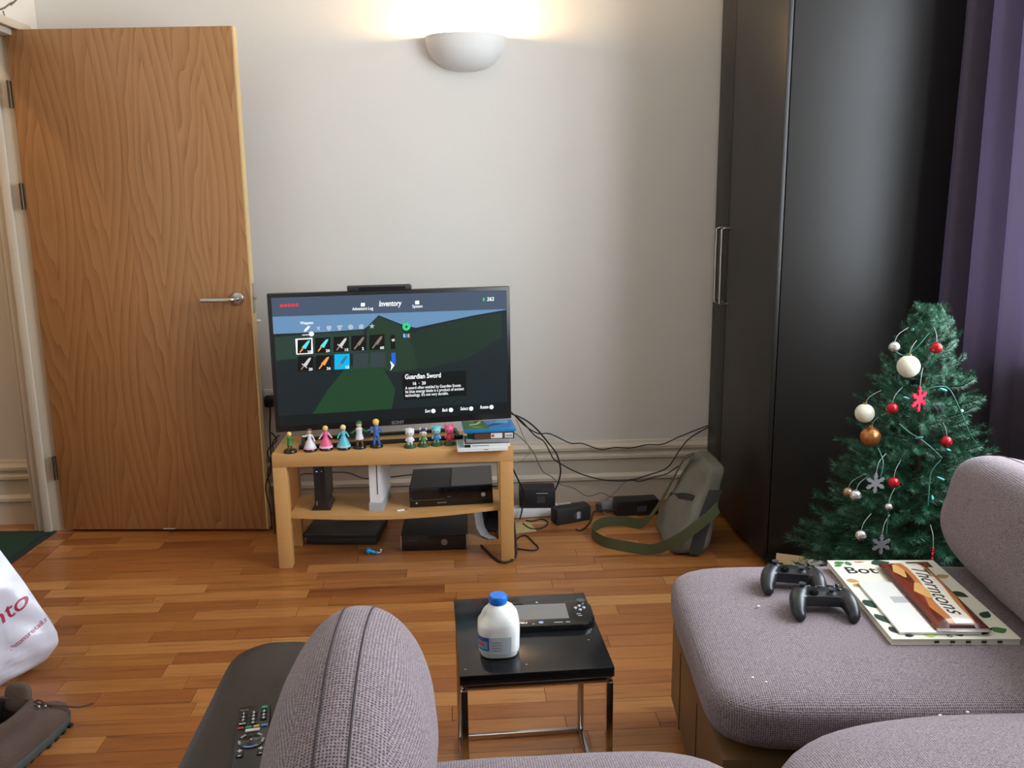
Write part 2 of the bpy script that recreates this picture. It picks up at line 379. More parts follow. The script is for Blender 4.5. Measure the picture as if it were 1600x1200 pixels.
# lamp on the hall ceiling
cl_ = [o for o in C.objects if o.name == 'ceiling'][0]
lathe('hall_lamp_shade', [(0, 0.06), (0.10, 0.055), (0.13, 0.03), (0.13, 0.0), (0.12, 0.0), (0.12, 0.03), (0.09, 0.048), (0, 0.05)], WHITEP, cl_, (-2.45, 2.7, CEIL-0.06), 24)
hl = bpy.data.lights.new('hall_lamp_offscreen', 'POINT'); hl.energy = 16; hl.color = (1.0, 0.70, 0.42); hl.shadow_soft_size = 0.06
ho = bpy.data.objects.new('hall_lamp_offscreen', hl); C.objects.link(ho); ho.location = (-2.45, 2.7, CEIL-0.10)
# cracks in the plaster above the doorway
CR = mat('crack_dark', (0.16, 0.14, 0.12), 0.9)
for pts in ([(22, 3), (15, 6), (7, 12), (0, 15)], [(4, 17), (8, 28)], [(28, -3), (22, 3), (16, 8)]):
    q = [onX(x, y, WX0) for x, y in pts]
    tube('plaster_crack', q, 0.0035, CR, wl, n=5, smooth_path=False)

# ------------------------------------------------------------------ floor of strip planks
random.seed(7)
fl = struct(obj('floor', boxes_me('floor', [(-3.2, 1.95, -1.72, 3.9, -0.06, -0.012)]), GAP))
PW = 0.0715
bm = bmesh.new(); bmesh.ops.create_cube(bm, size=1)
for v in bm.verts: v.co.z -= 0.5
plank_me = fin(bm, 'plank'); plank_me.materials.append(PLANK)
rest = []; singles = []
y = -1.6; row = 0
while y < 3.83:
    x = -1.66 - random.random()*0.45
    while x < 1.80:
        L = random.choice((0.26, 0.33, 0.4, 0.46, 0.52, 0.6)) * random.uniform(0.92, 1.08)
        x0, x1 = max(x, -1.64), min(x+L, 1.795)
        if x1-x0 > 0.02:
            y1 = min(y+PW, 3.825)
            inview = y > 1.05 and x0 < 1.08 and not (x0 > 0.62 and y < 2.0) and (x0+x1)/2 > -0.72*(y+0.6)+0.1*0
            (singles if inview else rest).append((x0, x1, y, y1))
        x += L
    y += PW; row += 1
y = 1.4
while y < 3.76:
    x = -3.2 - random.random()*0.4
    while x < -1.64:
        L = random.uniform(0.3, 0.6); x0, x1 = max(x, -3.19), min(x+L, -1.642)
        if x1 > x0: rest.append((x0, x1, y, min(y+PW, 3.76)))
        x += L
    y += PW
singles.sort(key=lambda p: p[2])
rest += singles[300:]; singles = singles[:300]
for x0, x1, y0, y1 in singles:
    o = obj('plank', plank_me, None, fl, ((x0+x1)/2, (y0+y1)/2, 0)); o.scale = (x1-x0-0.0012, y1-y0-0.0012, 0.012)
bm = bmesh.new(); tl = bm.verts.layers.float.new('tone')
for x0, x1, y0, y1 in rest:
    r = bmesh.ops.create_cube(bm, size=1, matrix=Matrix.Translation(((x0+x1)/2, (y0+y1)/2, -0.006)) @ Matrix.Diagonal((x1-x0-0.0012, y1-y0-0.0012, 0.012, 1)))
    t = random.random()
    for v in r['verts']: v[tl] = t
o = obj('plank', fin(bm, 'plank_rest'), PLANK, fl); o['kind'] = 'stuff'

# ------------------------------------------------------------------ door (opened against the back wall)
HB = Vector((-1.683, 3.628, 0.012)); DW = 0.858
door = bpy.data.objects.new('door_1', None); C.objects.link(door); struct(door); door.location = HB; door.rotation_euler = (0, 0, math.atan2(-0.072, 0.857))
rbox('door_leaf', (DW, 0.036, 1.983), (DW/2, 0.018, 0.9915), VENEER, door, 0.0015)
LIP = mat('door_lipping', (0.68, 0.47, 0.22), 0.45, var=0.06, vscale=10, stretch=(1, 1, 0.2))
rbox('edge_lipping', (0.006, 0.037, 1.983), (DW+0.003, 0.0185, 0.9915), LIP, door)
DARKM = mat('aged_metal', (0.10, 0.085, 0.06), 0.5, metal=0.8)
for z in (1.70, 1.32, 0.22):
    hg = lathe('hinge', [(0, 0), (0.007, 0), (0.007, 0.1), (0, 0.1)], DARKM, door, (-0.006, -0.006, z), 12)
    rbox('hinge_leaf', (0.02, 0.003, 0.1), (0.002, 0.008, 0.05), DARKM, hg)
hz = 0.965
rose = lathe('handle_rose', [(0, 0), (0.026, 0), (0.026, 0.006), (0.023, 0.009), (0, 0.009)], STEEL, door, (DW-0.052, 0, hz), 28, rot=(R(90), 0, 0))
lv = tube('lever', [(0, 0, 0), (0, -0.03, 0), (-0.004, -0.045, 0), (-0.016, -0.053, 0), (-0.05, -0.055, 0), (-0.125, -0.055, 0)], 0.0095, STEEL, None, n=14)
lv.parent = door; lv.location = (DW-0.052, 0, hz)
rbox('lock_plate', (0.002, 0.022, 0.12), (DW+0.007, 0.018, hz), STEEL, door, 0.0008)
rbox('latch_bolt', (0.012, 0.012, 0.02), (DW+0.012, 0.018, hz+0.005), STEEL, door, 0.002)
rbox('bottom_tape', (0.05, 0.001, 0.004), (DW*0.52, -0.0005, 0.003), WHITEP, door)
# small things hung on the back of the door edge
hp = thing('hook_pad', 'pale round hook pad on the door edge below the lock', 'hook', onY(396, 503, 3.57))
lathe('pad', [(0, 0), (0.006, 0), (0.008, 0.006), (0.006, 0.018), (0, 0.022)], mat('cream', (0.8, 0.76, 0.55), 0.5), hp, (0.004, 0.028, 0), 14, rot=(0, R(90), 0))
rbox('stem', (0.02, 0.012, 0.012), (0, 0.03, 0), WHITEP, hp, 0.002)

# ------------------------------------------------------------------ wardrobe
wd = thing('wardrobe', 'tall black-brown wardrobe with two bar handles beside the purple curtain', 'wardrobe', (1.098, 3.03, 0))
span('side_panel', 0.022, 0.612, 0.004, 0.022, 0.0, 2.36, BLACKB, wd, 0.001)
span('side_panel', 0.022, 0.612, 0.745, 0.763, 0.0, 2.36, BLACKB, wd, 0.001)
span('back_panel', 0.602, 0.612, 0.022, 0.745, 0.06, 2.36, BLACKB, wd)
span('top_panel', 0.022, 0.602, 0.022, 0.745, 2.34, 2.36, BLACKB, wd)
span('plinth', 0.035, 0.05, 0.022, 0.745, 0.0, 0.06, BLACKB, wd)
d1 = span('wardrobe_door', 0, 0.018, 0.0, 0.565, 0.03, 2.36, BLACKB, wd, 0.004)
d2 = span('wardrobe_door', 0, 0.018, 0.571, 0.763, 0.03, 2.36, BLACKB, wd, 0.004)
for dd, yy in ((d1, 0.535), (d2, 0.61)):
    o = tube('bar_handle', [(0, yy, 1.226), (-0.022, yy, 1.226), (-0.034, yy, 1.220), (-0.036, yy, 1.20), (-0.036, yy, 0.946), (-0.034, yy, 0.926), (-0.022, yy, 0.92), (0, yy, 0.92)], 0.0055, STEEL, None, n=10)
    o.parent = dd; o.location = -dd.location

# ------------------------------------------------------------------ wall sconce
sc = thing('wall_sconce', 'white plaster half-bowl uplighter glowing on the back wall', 'wall light', (0.046, WY, 1.865))
bm = bmesh.new()
SR, SP, SH = 0.164, 0.135, 0.135
def bowl(k, j, sh=0.0):
    th = math.pi*k/28; ph = (math.pi/2)*j/14
    rr = math.sin(ph)**0.85
    return Vector((-(SR-sh)*math.cos(th)*rr, -(SP-sh)*math.sin(th)*rr, SH*(1-math.cos(ph)**0.9 if ph < math.pi/2-1e-6 else 1)+(sh if j < 14 else 0)))
outer = [[bm.verts.new(bowl(k, j)) for k in range(29)] for j in range(1, 15)]
inner = [[bm.verts.new(bowl(k, j, 0.007)) for k in range(29)] for j in range(1, 15)]
for S in (outer, inner):
    for a, b in zip(S, S[1:]):
        for k in range(28): bm.faces.new((a[k], a[k+1], b[k+1], b[k]))
    bm.faces.new(S[0])
for k in range(28): bm.faces.new((outer[-1][k], outer[-1][k+1], inner[-1][k+1], inner[-1][k]))
obj('bowl', fin(bm, 'bowl', True, 60), mat('plaster', (0.78, 0.76, 0.73), 0.7), sc)
lathe('bulb', [(0, 0), (0.012, 0.004), (0.014, 0.02), (0.026, 0.045), (0.027, 0.06), (0.018, 0.078), (0, 0.085)], mat('lit_bulb', (1.0, 0.72, 0.38), 0.4, emit=25), sc, (0, -0.06, 0.03), 16)
rbox('lamp_holder', (0.03, 0.055, 0.02), (0, -0.035, 0.022), WHITEP, sc, 0.004)
pl = bpy.data.lights.new('bulb_light', 'POINT'); pl.energy = 32; pl.color = (1.0, 0.66, 0.32); pl.shadow_soft_size = 0.03
po = bpy.data.objects.new('bulb_light', pl); C.objects.link(po); po.location = (0.046, WY-0.062, 1.865+0.128)

# ------------------------------------------------------------------ curtain
CURT = mat('purple_curtain', (0.040, 0.027, 0.040), 0.7, var=0.1, vscale=20, bump=0.2, bscale=500)
nt = CURT.node_tree; b = nt.nodes['Principled BSDF']; trn = nt.nodes.new('ShaderNodeBsdfTranslucent'); trn.inputs[0].default_value = (0.22, 0.16, 0.31, 1)
mx = nt.nodes.new('ShaderNodeMixShader'); mx.inputs[0].default_value = 0.065
nt.links.new(b.outputs[0], mx.inputs[1]); nt.links.new(trn.outputs[0], mx.inputs[2]); nt.links.new(mx.outputs[0], nt.nodes['Material Output'].inputs[0])
cu = thing('curtain', 'dark purple curtain hanging in folds between wardrobe and window', 'curtain', (1.655, 0, 0))
bm = bmesh.new(); rows = []
NU, NV = 120, 24
for j in range(NV+1):
    v = j/NV; z = 0.03 + 2.66*v; rw = []
    for i in range(NU+1):
        u = i/NU
        yy = 2.985 - u*(0.37+0.015*math.sin(v*5)) - 0.03*(1-v)*(1-u) - 0.07*u*(1-v)
        a = 0.036*(0.75+0.25*math.sin(3*u+1))*math.sin(u*2*math.pi*3.2+0.5*math.sin(2.2*v)+0.3) + 0.010*math.sin(u*2*math.pi*6+v*2)
        rw.append(bm.verts.new((a - 0.05*(1-v)*(1-0.6*u) + 0.075*u + 1.1*max(0, 0.10-u), yy, z)))
    rows.append(rw)
for a, b in zip(rows, rows[1:]):
    for i in range(NU): bm.faces.new((a[i], a[i+1], b[i+1], b[i]))
obj('drape', fin(bm, 'drape', True), CURT, cu)
pole = thing('curtain_pole', 'thin steel curtain pole above the window', 'curtain pole', (1.69, 0, 2.71))
tube('rod', [(0, 0.8, 0), (0, 3.0, 0)], 0.012, STEEL, pole, smooth_path=False, n=12)
for yy in (0.9, 2.95): span('bracket', 0, 0.11, yy-0.01, yy+0.01, -0.01, 0.01, STEEL, pole)

# ------------------------------------------------------------------ green mat in the doorway
gm = thing('doormat', 'dark green mat lying on the floor in the doorway', 'mat', (-1.74, 3.63, 0))
o = rbox('pile', (0.52, 0.70, 0.008), (-0.27, -0.37, 0.005), mat('green_mat', (0.005, 0.035, 0.017), 0.95, bump=0.6, bscale=300, var=0.3, vscale=60), gm, 0.002); 
rbox('rubber_border', (0.58, 0.76, 0.004), (-0.27, -0.37, 0.002), mat('rubber', (0.012, 0.02, 0.022), 0.8), gm)
gm.rotation_euler = (0, 0, R(-4))

# ------------------------------------------------------------------ TV bench
SX0, SX1, SY0, SY1, ST = -0.702, 0.184, 3.165, 3.435, 0.445
tb = thing('tv_bench', 'birch-effect low TV bench with one open shelf', 'tv bench', (0, 0, 0))
span('top_board', SX0, SX1, SY0, SY1, ST-0.05, ST, BIRCH, tb, 0.0015)
for x in (SX0, SX1-0.05):
    for y_ in (SY0, SY1-0.05): span('leg', x, x+0.05, y_, y_+0.05, 0, ST-0.05, BIRCH, tb, 0.0015)
def shelf_z(x):
    t = (x-SX0-0.05)/(SX1-SX0-0.1); return 0.203-0.008*math.sin(math.pi*t)+0.008*t
bm = bmesh.new(); n = 24; prev = None
for i in range(n+1):
    x = SX0+0.05+(SX1-SX0-0.1)*i/n; s = math.sin(math.pi*i/n); t = i/n
    sag = shelf_z(x)-0.203
    y0 = SY0+0.03-0.034*s
    cur = [bm.verts.new((x, a, 0.203+sag+c)) for a, c in ((y0, 0), (y0, -0.016), (SY1-0.01, -0.016), (SY1-0.01, 0))]
    if prev:
        for k in range(4): bm.faces.new((prev[k], prev[(k+1) % 4], cur[(k+1) % 4], cur[k]))
    else: bm.faces.new(cur)
    prev = cur
bm.faces.new(prev[::-1])
obj('shelf', fin(bm, 'shelf', True, 30), BIRCH, tb)

# ------------------------------------------------------------------ sofa, ottoman and loose cushions
sf = thing('sofa', 'purple-grey woven sofa with dark brown leatherette frame facing the TV', 'sofa', (0, 0, 0))
AZ = 0.59
def rounded_poly(x0, x1, y0, y1, r, k=8, corners=(1, 1, 1, 1)):
    P = []
    for (cx, cy, a0, on) in ((x1-r, y1-r, 0, corners[0]), (x0+r, y1-r, 90, corners[1]), (x0+r, y0+r, 180, corners[2]), (x1-r, y0+r, 270, corners[3])):
        if on:
            for i in range(k+1): a = R(a0+90*i/k); P.append((cx+r*math.cos(a), cy+r*math.sin(a)))
        else:
            a = R(a0+45); P.append((cx+r*math.copysign(1, math.cos(a)), cy+r*math.copysign(1, math.sin(a))))
    return P
bm = bmesh.new()
poly = rounded_poly(-0.425, -0.225, 0.3, 1.50, 0.075)
def inset(poly, d, c):
    return [(c[0]+(p[0]-c[0])*(1-d/0.105), c[1]+(p[1]-c[1])*(1-d/0.58)) for p in poly]
rings = []
cc = (-0.325, 0.90)
for z, d in ((0.04, 0.0), (0.40, 0.0), (AZ-0.05, 0.003), (AZ-0.032, 0.008), (AZ-0.016, 0.018), (AZ-0.006, 0.034), (AZ-0.001, 0.055), (AZ, 0.08)):
    rings.append([bm.verts.new((p[0], p[1], z)) for p in inset(poly, d, cc)])
k = len(poly)
for a, b in zip(rings, rings[1:]):
    for i in range(k): bm.faces.new((a[i], a[(i+1) % k], b[(i+1) % k], b[i]))
bm.faces.new(rings[-1]); bm.faces.new(rings[0][::-1])
obj('armrest', fin(bm, 'armrest', True, 60), LEATHER, sf)
span('base', -0.225, 1.40, 0.32, 1.22, 0.06, 0.27, LEATHER, sf, 0.02)
span('armrest', 1.405, 1.58, 0.3, 1.40, 0.04, AZ, LEATHER, sf, 0.03)
def cushion(name, size, loc, parent=None, rot=(0, 0, 0), **kw):
    return obj(name, superbox_me(name, size, **kw), FABRIC, parent, loc, rot)
cushion('backrest', (1.62, 0.20, 0.49), (0.5875, 0.40, 0.515), sf, n=8, nz=6)
cushion('seat_cushion', (0.69, 0.80, 0.19), (0.125, 0.92, 0.385), sf, n=4.2, puff=0.014, wr=0.003, seed=3)
cushion('seat_cushion', (0.95, 0.86, 0.19), (0.922, 0.955, 0.381), sf, n=3.4, nz=4, puff=0.02, wr=0.003, seed=5)
for x in (-0.15, 1.33):
    for y_ in (0.4, 1.15): span('foot', x-0.03, x+0.03, y_-0.03, y_+0.03, 0, 0.06, BLACK, sf)

ot = thing('ottoman', 'purple-grey woven ottoman with tan leatherette base beside the sofa', 'ottoman', (0.95, 1.745, 0), (0, 0, R(-5)))
span('base', -0.45, 0.50, -0.30, 0.31, 0.05, 0.296, BASEB, ot, 0.02)
for y_ in (-0.06, 0.16): span('base_seam', -0.4512, -0.449, y_-0.002, y_+0.002, 0.06, 0.265, mat('seam', (0.05, 0.025, 0.01), 0.8), ot)
for x in (-0.39, 0.44):
    for y_ in (-0.25, 0.25): span('foot', x-0.03, x+0.03, y_-0.03, y_+0.03, 0, 0.05, BLACK, ot)
cushion('cushion', (0.98, 0.665, 0.148), (0.02, 0.005, 0.370), ot, n=8, nz=4, wr=0.0025, seed=8, res=30)

SEAM = mat('seam_thread', (0.055, 0.042, 0.046), 0.9)
def stuffed(name, label, size, loc, rot, n, nz, seams, seed, wr=0.006):
    root = thing(name, label, 'cushion', loc, rot)
    obj('cover', superbox_me(name, size, n=n, nz=nz, wr=wr, seed=seed, res=34), FABRIC, root)
    a, b_, c = [s/2 for s in size]
    for xs in seams:
        pts = []
        for i in range(97):
            th = 2*math.pi*i/96
            cy, cz = math.cos(th), math.sin(th)
            lo, hi = 0, 3*max(b_, c)
            for _ in range(40):
                mid = (lo+hi)/2
                val = (abs(xs/a)**n+abs(cy*mid/b_)**n)**(nz/n)+abs(cz*mid/c)**nz
                if val < 1: lo = mid
                else: hi = mid
            q = Vector((xs, cy*lo, cz*lo))
            pn = Vector((q.x/a, q.y/b_, q.z/c)).normalized()
            q += pn*wr*(noise.noise(q*5+Vector((seed, 0, 0))) + 0.5*noise.noise(q*12+Vector((0, seed, 0))))
            pts.append(q)
        tube('seam', pts, 0.0016, SEAM, root, n=6, smooth_path=False)
    return root
stuffed('back_cushion', 'plump woven back cushion propped against the dark armrest', (0.235, 0.64, 0.31), (-0.162, 1.095, 0.613), (R(0), R(0), R(1)), 2.1, 1.75, (-0.020, 0.020), 2)
stuffed('back_cushion', 'plump woven back cushion on the ottoman beside the magazines', (0.27, 0.74, 0.30), (1.288, 1.715, 0.588), (0, R(11), R(-5)), 5.0, 3.4, (-0.05, 0.05), 6)

# ------------------------------------------------------------------ television
def lin(c): return tuple(((v/255)/12.92 if v/255 <= 0.04045 else ((v/255+0.055)/1.055)**2.4) for v in c)
def scrm(name, rgb, k=1.0):
    if name in MATS: return MATS[name]
    m = mat(name, (0.004, 0.004, 0.004), 0.3); b = m.node_tree.nodes['Principled BSDF']
    b.inputs['Emission Color'].default_value = lin(rgb)+(1,); b.inputs['Emission Strength'].default_value = k
    return m
TA = R(8.3)
tv = thing('television', 'black flat-screen television showing a game inventory menu on the bench', 'television', (-0.258, 3.355, ST), (0, 0, TA))
TW, TZ0, TZ1 = 0.905, 0.055, 0.577
rbox('bezel', (TW, 0.035, TZ1-TZ0), (0, 0, (TZ0+TZ1)/2), BLACK, tv, 0.003)
rbox('rear_housing', (0.55, 0.05, 0.34), (0, 0.042, 0.27), BLACKM, tv, 0.01)
rbox('neck', (0.10, 0.03, 0.12), (-0.15, 0.01, 0.07), BLACKM, tv, 0.003)
rbox('base_bar', (0.62, 0.014, 0.016), (-0.06, -0.075, 0.008), BLACK, tv, 0.003)
for x in (-0.355, 0.235): rbox('base_side', (0.014, 0.13, 0.012), (x, -0.012, 0.006), BLACK, tv, 0.003)
rbox('base_bar', (0.604, 0.014, 0.012), (-0.06, 0.053, 0.006), BLACK, tv, 0.003)
TN = Vector((math.sin(TA), -math.cos(TA), 0)); TX = Vector((math.cos(TA), math.sin(TA), 0))
TP = Vector((-0.258, 3.355, ST)) + TN*0.0176
def scr(x, y):
    d = ray(x, y); t = (TP-CO).dot(TN)/d.dot(TN); q = CO+d*t - Vector((-0.258, 3.355, ST))
    return (q.dot(TX), q.z)
SW0, SW1, SZ0, SZ1 = -TW/2+0.014, TW/2-0.014, TZ0+0.024, TZ1-0.014
screen = rbox('screen', (SW1-SW0, 0.002, SZ1-SZ0), ((SW0+SW1)/2, -0.0176, (SZ0+SZ1)/2), scrm('screen_dark', (22, 33, 36)), tv)
SL = Vector(screen.location)
def sp(name, pts, material, layer, px=True):
    q = [scr(*p) if px else p for p in pts]
    q = [(min(max(a, SW0), SW1), min(max(b, SZ0), SZ1)) for a, b in q]
    o = obj(name, flat_me(name, q), material, screen, Vector((0, -0.0187-0.0004*layer, 0))-SL, (R(90), 0, 0)); return o
def zs(X, Y): return (400+X/3.81, 440+Y/3.81)        # reading off an enlargement of the screen
def spz(name, pts, material, layer): return sp(name, [zs(*p) for p in pts], material, layer)
LS = (SW0+0.001, SW1-0.001)
sp('sky_picture', [(LS[0], scr(423, 522)[1])]+[scr(*zs(*p)) for p in [(400, 300), (640, 283), (660, 270), (730, 200), (870, 255), (950, 275), (1150, 232), (1300, 200)]]+[(LS[1], scr(786, 484)[1]), (LS[1], SZ1-0.001), (LS[0], SZ1-0.001)], scrm('sky_blue', (98, 136, 172)), 0, False)
spz('hill_picture', [(330, 800), (430, 640), (530, 520), (640, 470), (760, 520), (830, 640), (800, 800)], scrm('hill_green', (28, 62, 38)), 0)
spz('hill_picture', [(850, 480), (880, 320), (980, 290), (1150, 240), (1460, 185), (1466, 330), (1250, 460), (1000, 520)], scrm('hill_green_dark', (24, 46, 34)), 0)
spz('hill_picture', [(650, 470), (660, 280), (730, 205), (860, 260), (940, 400), (960, 520), (800, 540)], scrm('hill_green_mid', (32, 54, 38)), 1)
spz('hill_picture', [(110, 330), (640, 288), (650, 420), (120, 470)], scrm('hill_grey', (38, 58, 50)), 0)
sp('menu_bar', [(LS[0], scr(423, 495)[1]), (LS[1], scr(786, 483)[1]), (LS[1], SZ1-0.001), (LS[0], SZ1-0.001)], scrm('bar_blue', (66, 80, 100)), 2, False)
sp('footer_bar', [(LS[0], scr(432, 650)[1]), (LS[1], scr(790, 628)[1]), (LS[1], SZ0+0.001), (LS[0], SZ0+0.001)], scrm('bar_dark', (14, 22, 24)), 2, False)
SWHITE = scrm('screen_white', (238, 242, 245), 1.1); SGREY = scrm('screen_grey', (165, 180, 195))
def st(body, X0, Y, X1, hpx, material=SWHITE, layer=5, bold=0.0, shear=0.0):
    a = scr(*zs(X0, Y)); b = scr(*zs(X1, Y))
    size = hpx*0.00255/0.7
    me = text_me(body, size, bold*size, shear)
    wd_ = max(v.co.x for v in me.vertices)
    o = obj('lettering', me, material, screen, Vector((a[0], -0.0187-0.0004*layer, a[1]))-SL, (R(90), 0, 0)); o.scale.x = (b[0]-a[0])/max(wd_, 1e-4)
st('Inventory', 730, 133, 867, 8, bold=0.02, shear=0.2)
st('Adventure Log', 573, 163, 697, 4.4, bold=0.015); st('System', 930, 148, 990, 4.4, bold=0.015); st('262', 1373, 105, 1416, 5.5, bold=0.02, shear=0.15)
st('Weapons', 263, 247, 340, 4.4, bold=0.015)
st('Guardian Sword', 885, 568, 1100, 7.2, bold=0.02); st('16  \u00b7  20', 930, 607, 1010, 4.6, bold=0.02)
st('A sword often wielded by Guardian Scouts.', 888, 634, 1222, 4.4, bold=0.01); st('Its blue energy blade is a product of ancient', 888, 656, 1237, 4.4, bold=0.01); st("technology. It's not very durable.", 888, 678, 1145, 4.4, bold=0.01)
def disc(name, X, Y, rz, material, layer, n=16, r2=None):
    c = scr(*zs(X, Y)); r = rz/3.81*0.0025
    me = flat_me(name, [(r*math.cos(2*math.pi*i/n), r*math.sin(2*math.pi*i/n)) for i in range(n)])
    return obj(name, me, material, screen, Vector((c[0], -0.0187-0.0004*layer, c[1]))-SL, (R(90), 0, 0))
for body, X, Xc, Y in (('Sort', 1005, 1055, 771), ('Back', 1107, 1160, 765), ('Select', 1215, 1280, 757), ('Rotate', 1333, 1401, 748)):
    st(body, X, Y, Xc-18, 5, bold=0.015, shear=0.15); disc('button_icon', Xc, Y-2, 13, SWHITE, 5)
spz('description_box', [(868, 552), (1250, 527), (1253, 676), (878, 704)], scrm('box_black', (8, 12, 12)), 3)
for i in range(5): disc('heart_icon', 152+i*23, 143-i*1.2, 10, scrm('heart_red', (215, 50, 60)), 4, 6)
spz('gem_icon', [(1348, 107), (1354, 92), (1362, 104), (1356, 120)], scrm('gem_green', (60, 200, 90)), 4)
for X, Y in ((636, 138), (959, 125)): spz('page_icon', [(X-12, Y-11), (X+12, Y-12), (X+12, Y+9), (X-12, Y+10)], SWHITE, 4)
spz('sword_icon', [(284, 298), (290, 284), (310, 264), (322, 263), (318, 275), (300, 294)], SWHITE, 4)
spz('slider_icon', [(275, 316), (320, 313), (320, 317), (275, 320)], SWHITE, 4); disc('slider_icon', 330, 311, 14, SWHITE, 4)
for X, Y in ((370, 280), (434, 277), (498, 274), (563, 270), (627, 267)):
    if X == 370: spz('bow_icon', [(X-14, Y-14), (X-6, Y-10), (X+12, Y-14), (X+8, Y+2), (X+14, Y+14), (X, Y+4), (X-12, Y+12), (X-4, Y)], SGREY, 4)
    elif X == 434: spz('shield_icon', [(X-15, Y-14), (X+15, Y-15), (X+13, Y+5), (X, Y+17), (X-13, Y+6)], SGREY, 4)
    elif X == 498: spz('shirt_icon', [(X-18, Y-10), (X-8, Y-14), (X+8, Y-15), (X+18, Y-11), (X+14, Y-2), (X+8, Y-4), (X+9, Y+15), (X-9, Y+16), (X-9, Y-3), (X-15, Y-1)], SGREY, 4)
    elif X == 563: disc('apple_icon', X, Y, 15, SGREY, 4)
    else: spz('pot_icon', [(X-15, Y-6), (X, Y-15), (X+15, Y-7), (X+12, Y+14), (X-12, Y+15)], SGREY, 4)
c0 = (690, 265); spz('star_icon', [(c0[0]+(18 if i % 2 == 0 else 7)*math.sin(i*math.pi/5), c0[1]-(18 if i % 2 == 0 else 7)*math.cos(i*math.pi/5)) for i in range(10)], SGREY, 4)
disc('ring_icon', 895, 268, 23, scrm('ring_green', (40, 205, 130)), 4); disc('ring_icon', 895, 268, 7, scrm('screen_dark', (22, 33, 36)), 5)
for dx, cc_ in ((-13, (120, 190, 230)), (0, (60, 110, 210)), (13, (205, 150, 110))): spz('gear_icon', [(895+dx-6, 330), (895+dx-5, 310), (895+dx+5, 310), (895+dx+6, 334)], scrm('gear_%d' % cc_[0], cc_), 4)
SLOTB = scrm('slot_black', (6, 9, 10)); SLOTG = scrm('slot_grey', (46, 60, 62)); SCY = scrm('slot_cyan', (0, 170, 222))
CYB = scrm('blade_cyan', (90, 215, 225)); STL = scrm('blade_steel', (200, 200, 200)); BRZ = scrm('blade_bronze', (130, 115, 100)); ORG = scrm('hilt_orange', (225, 150, 80))
r1 = [(288, 385), (397, 378), (507, 372), (612, 365), (720, 360)]; r2 = [(295, 488), (402, 483), (512, 476), (622, 470), (725, 465)]
def slot(X, Y, material, layer=3, h=45): spz('item_slot', [(X-h, Y-h+2), (X+h, Y-h-2), (X+h, Y+h-2), (X-h, Y+h+2)], material, layer)
def blade(X, Y, material, kind=0, layer=5):
    wb = {0: 11, 1: 6, 2: 4}[kind]
    spz('item_icon', [(X-10-wb/2, Y+6), (X+18, Y-32), (X+30+wb/3, Y-38), (X+30, Y-24), (X+2+wb/2, Y+16)], material, layer)
    spz('item_icon', [(X-30, Y+34), (X-12, Y+8), (X-4, Y+14), (X-24, Y+38)], BRZ if kind else ORG, layer)
    if kind == 1: spz('item_icon', [(X-24, Y+2), (X-20, Y-2), (X+10, Y+22), (X+6, Y+26)], material, layer)
spz('slot_frame', [(234, 340), (336, 334), (340, 428), (240, 434)], SWHITE, 2.6)
for i, (X, Y) in enumerate(r1): slot(X, Y, SLOTB, 3, 41 if i == 0 else 45)
for i, (X, Y) in enumerate(r2): slot(X, Y, SLOTB if i < 2 else (SCY if i == 2 else SLOTG))
for (X, Y), mt, k in zip(r1+r2[:3], (CYB, CYB, STL, BRZ, BRZ, STL, ORG, scrm('blade_blue', (40, 110, 160))), (0, 0, 1, 2, 2, 1, 0, 2)): blade(X, Y, mt, k)
for (X, Y), t in zip(r1+r2[:3], ('20', '20', '15', '2', '60', '20', '26', '15')): st(t, X+18, Y+34, X+42 if len(t) > 1 else X+30, 3.8, bold=0.02, layer=6)
spz('item_slot', [(800, 318), (826, 316), (828, 400), (802, 402)], SLOTB, 3); spz('item_icon', [(805, 345), (822, 338), (826, 352), (812, 356)], STL, 5)
spz('item_slot', [(805, 424), (830, 420), (832, 492), (808, 496)], scrm('slot_blue', (30, 95, 205)), 3); spz('cursor_icon', [(797, 470), (824, 497), (800, 530), (806, 500)], SWHITE, 6)
lettering('SONY', 0.018, mat('bezel_print', (0.22, 0.22, 0.22), 0.4), tv, (scr(612, 663.5)[0], -0.0180, TZ0+0.011), (R(90), 0, 0), bold=0.0004)
kc = thing('camera_sensor_bar', 'slim black sensor bar lying along the top of the television', 'sensor bar', (-0.302, 3.352, ST+TZ1), (0, 0, TA))
rbox('housing', (0.238, 0.05, 0.018), (0, 0, 0.009), BLACKM, kc, 0.004)
rbox('lens_window', (0.17, 0.002, 0.010), (0.01, -0.0255, 0.009), BLACKG, kc)

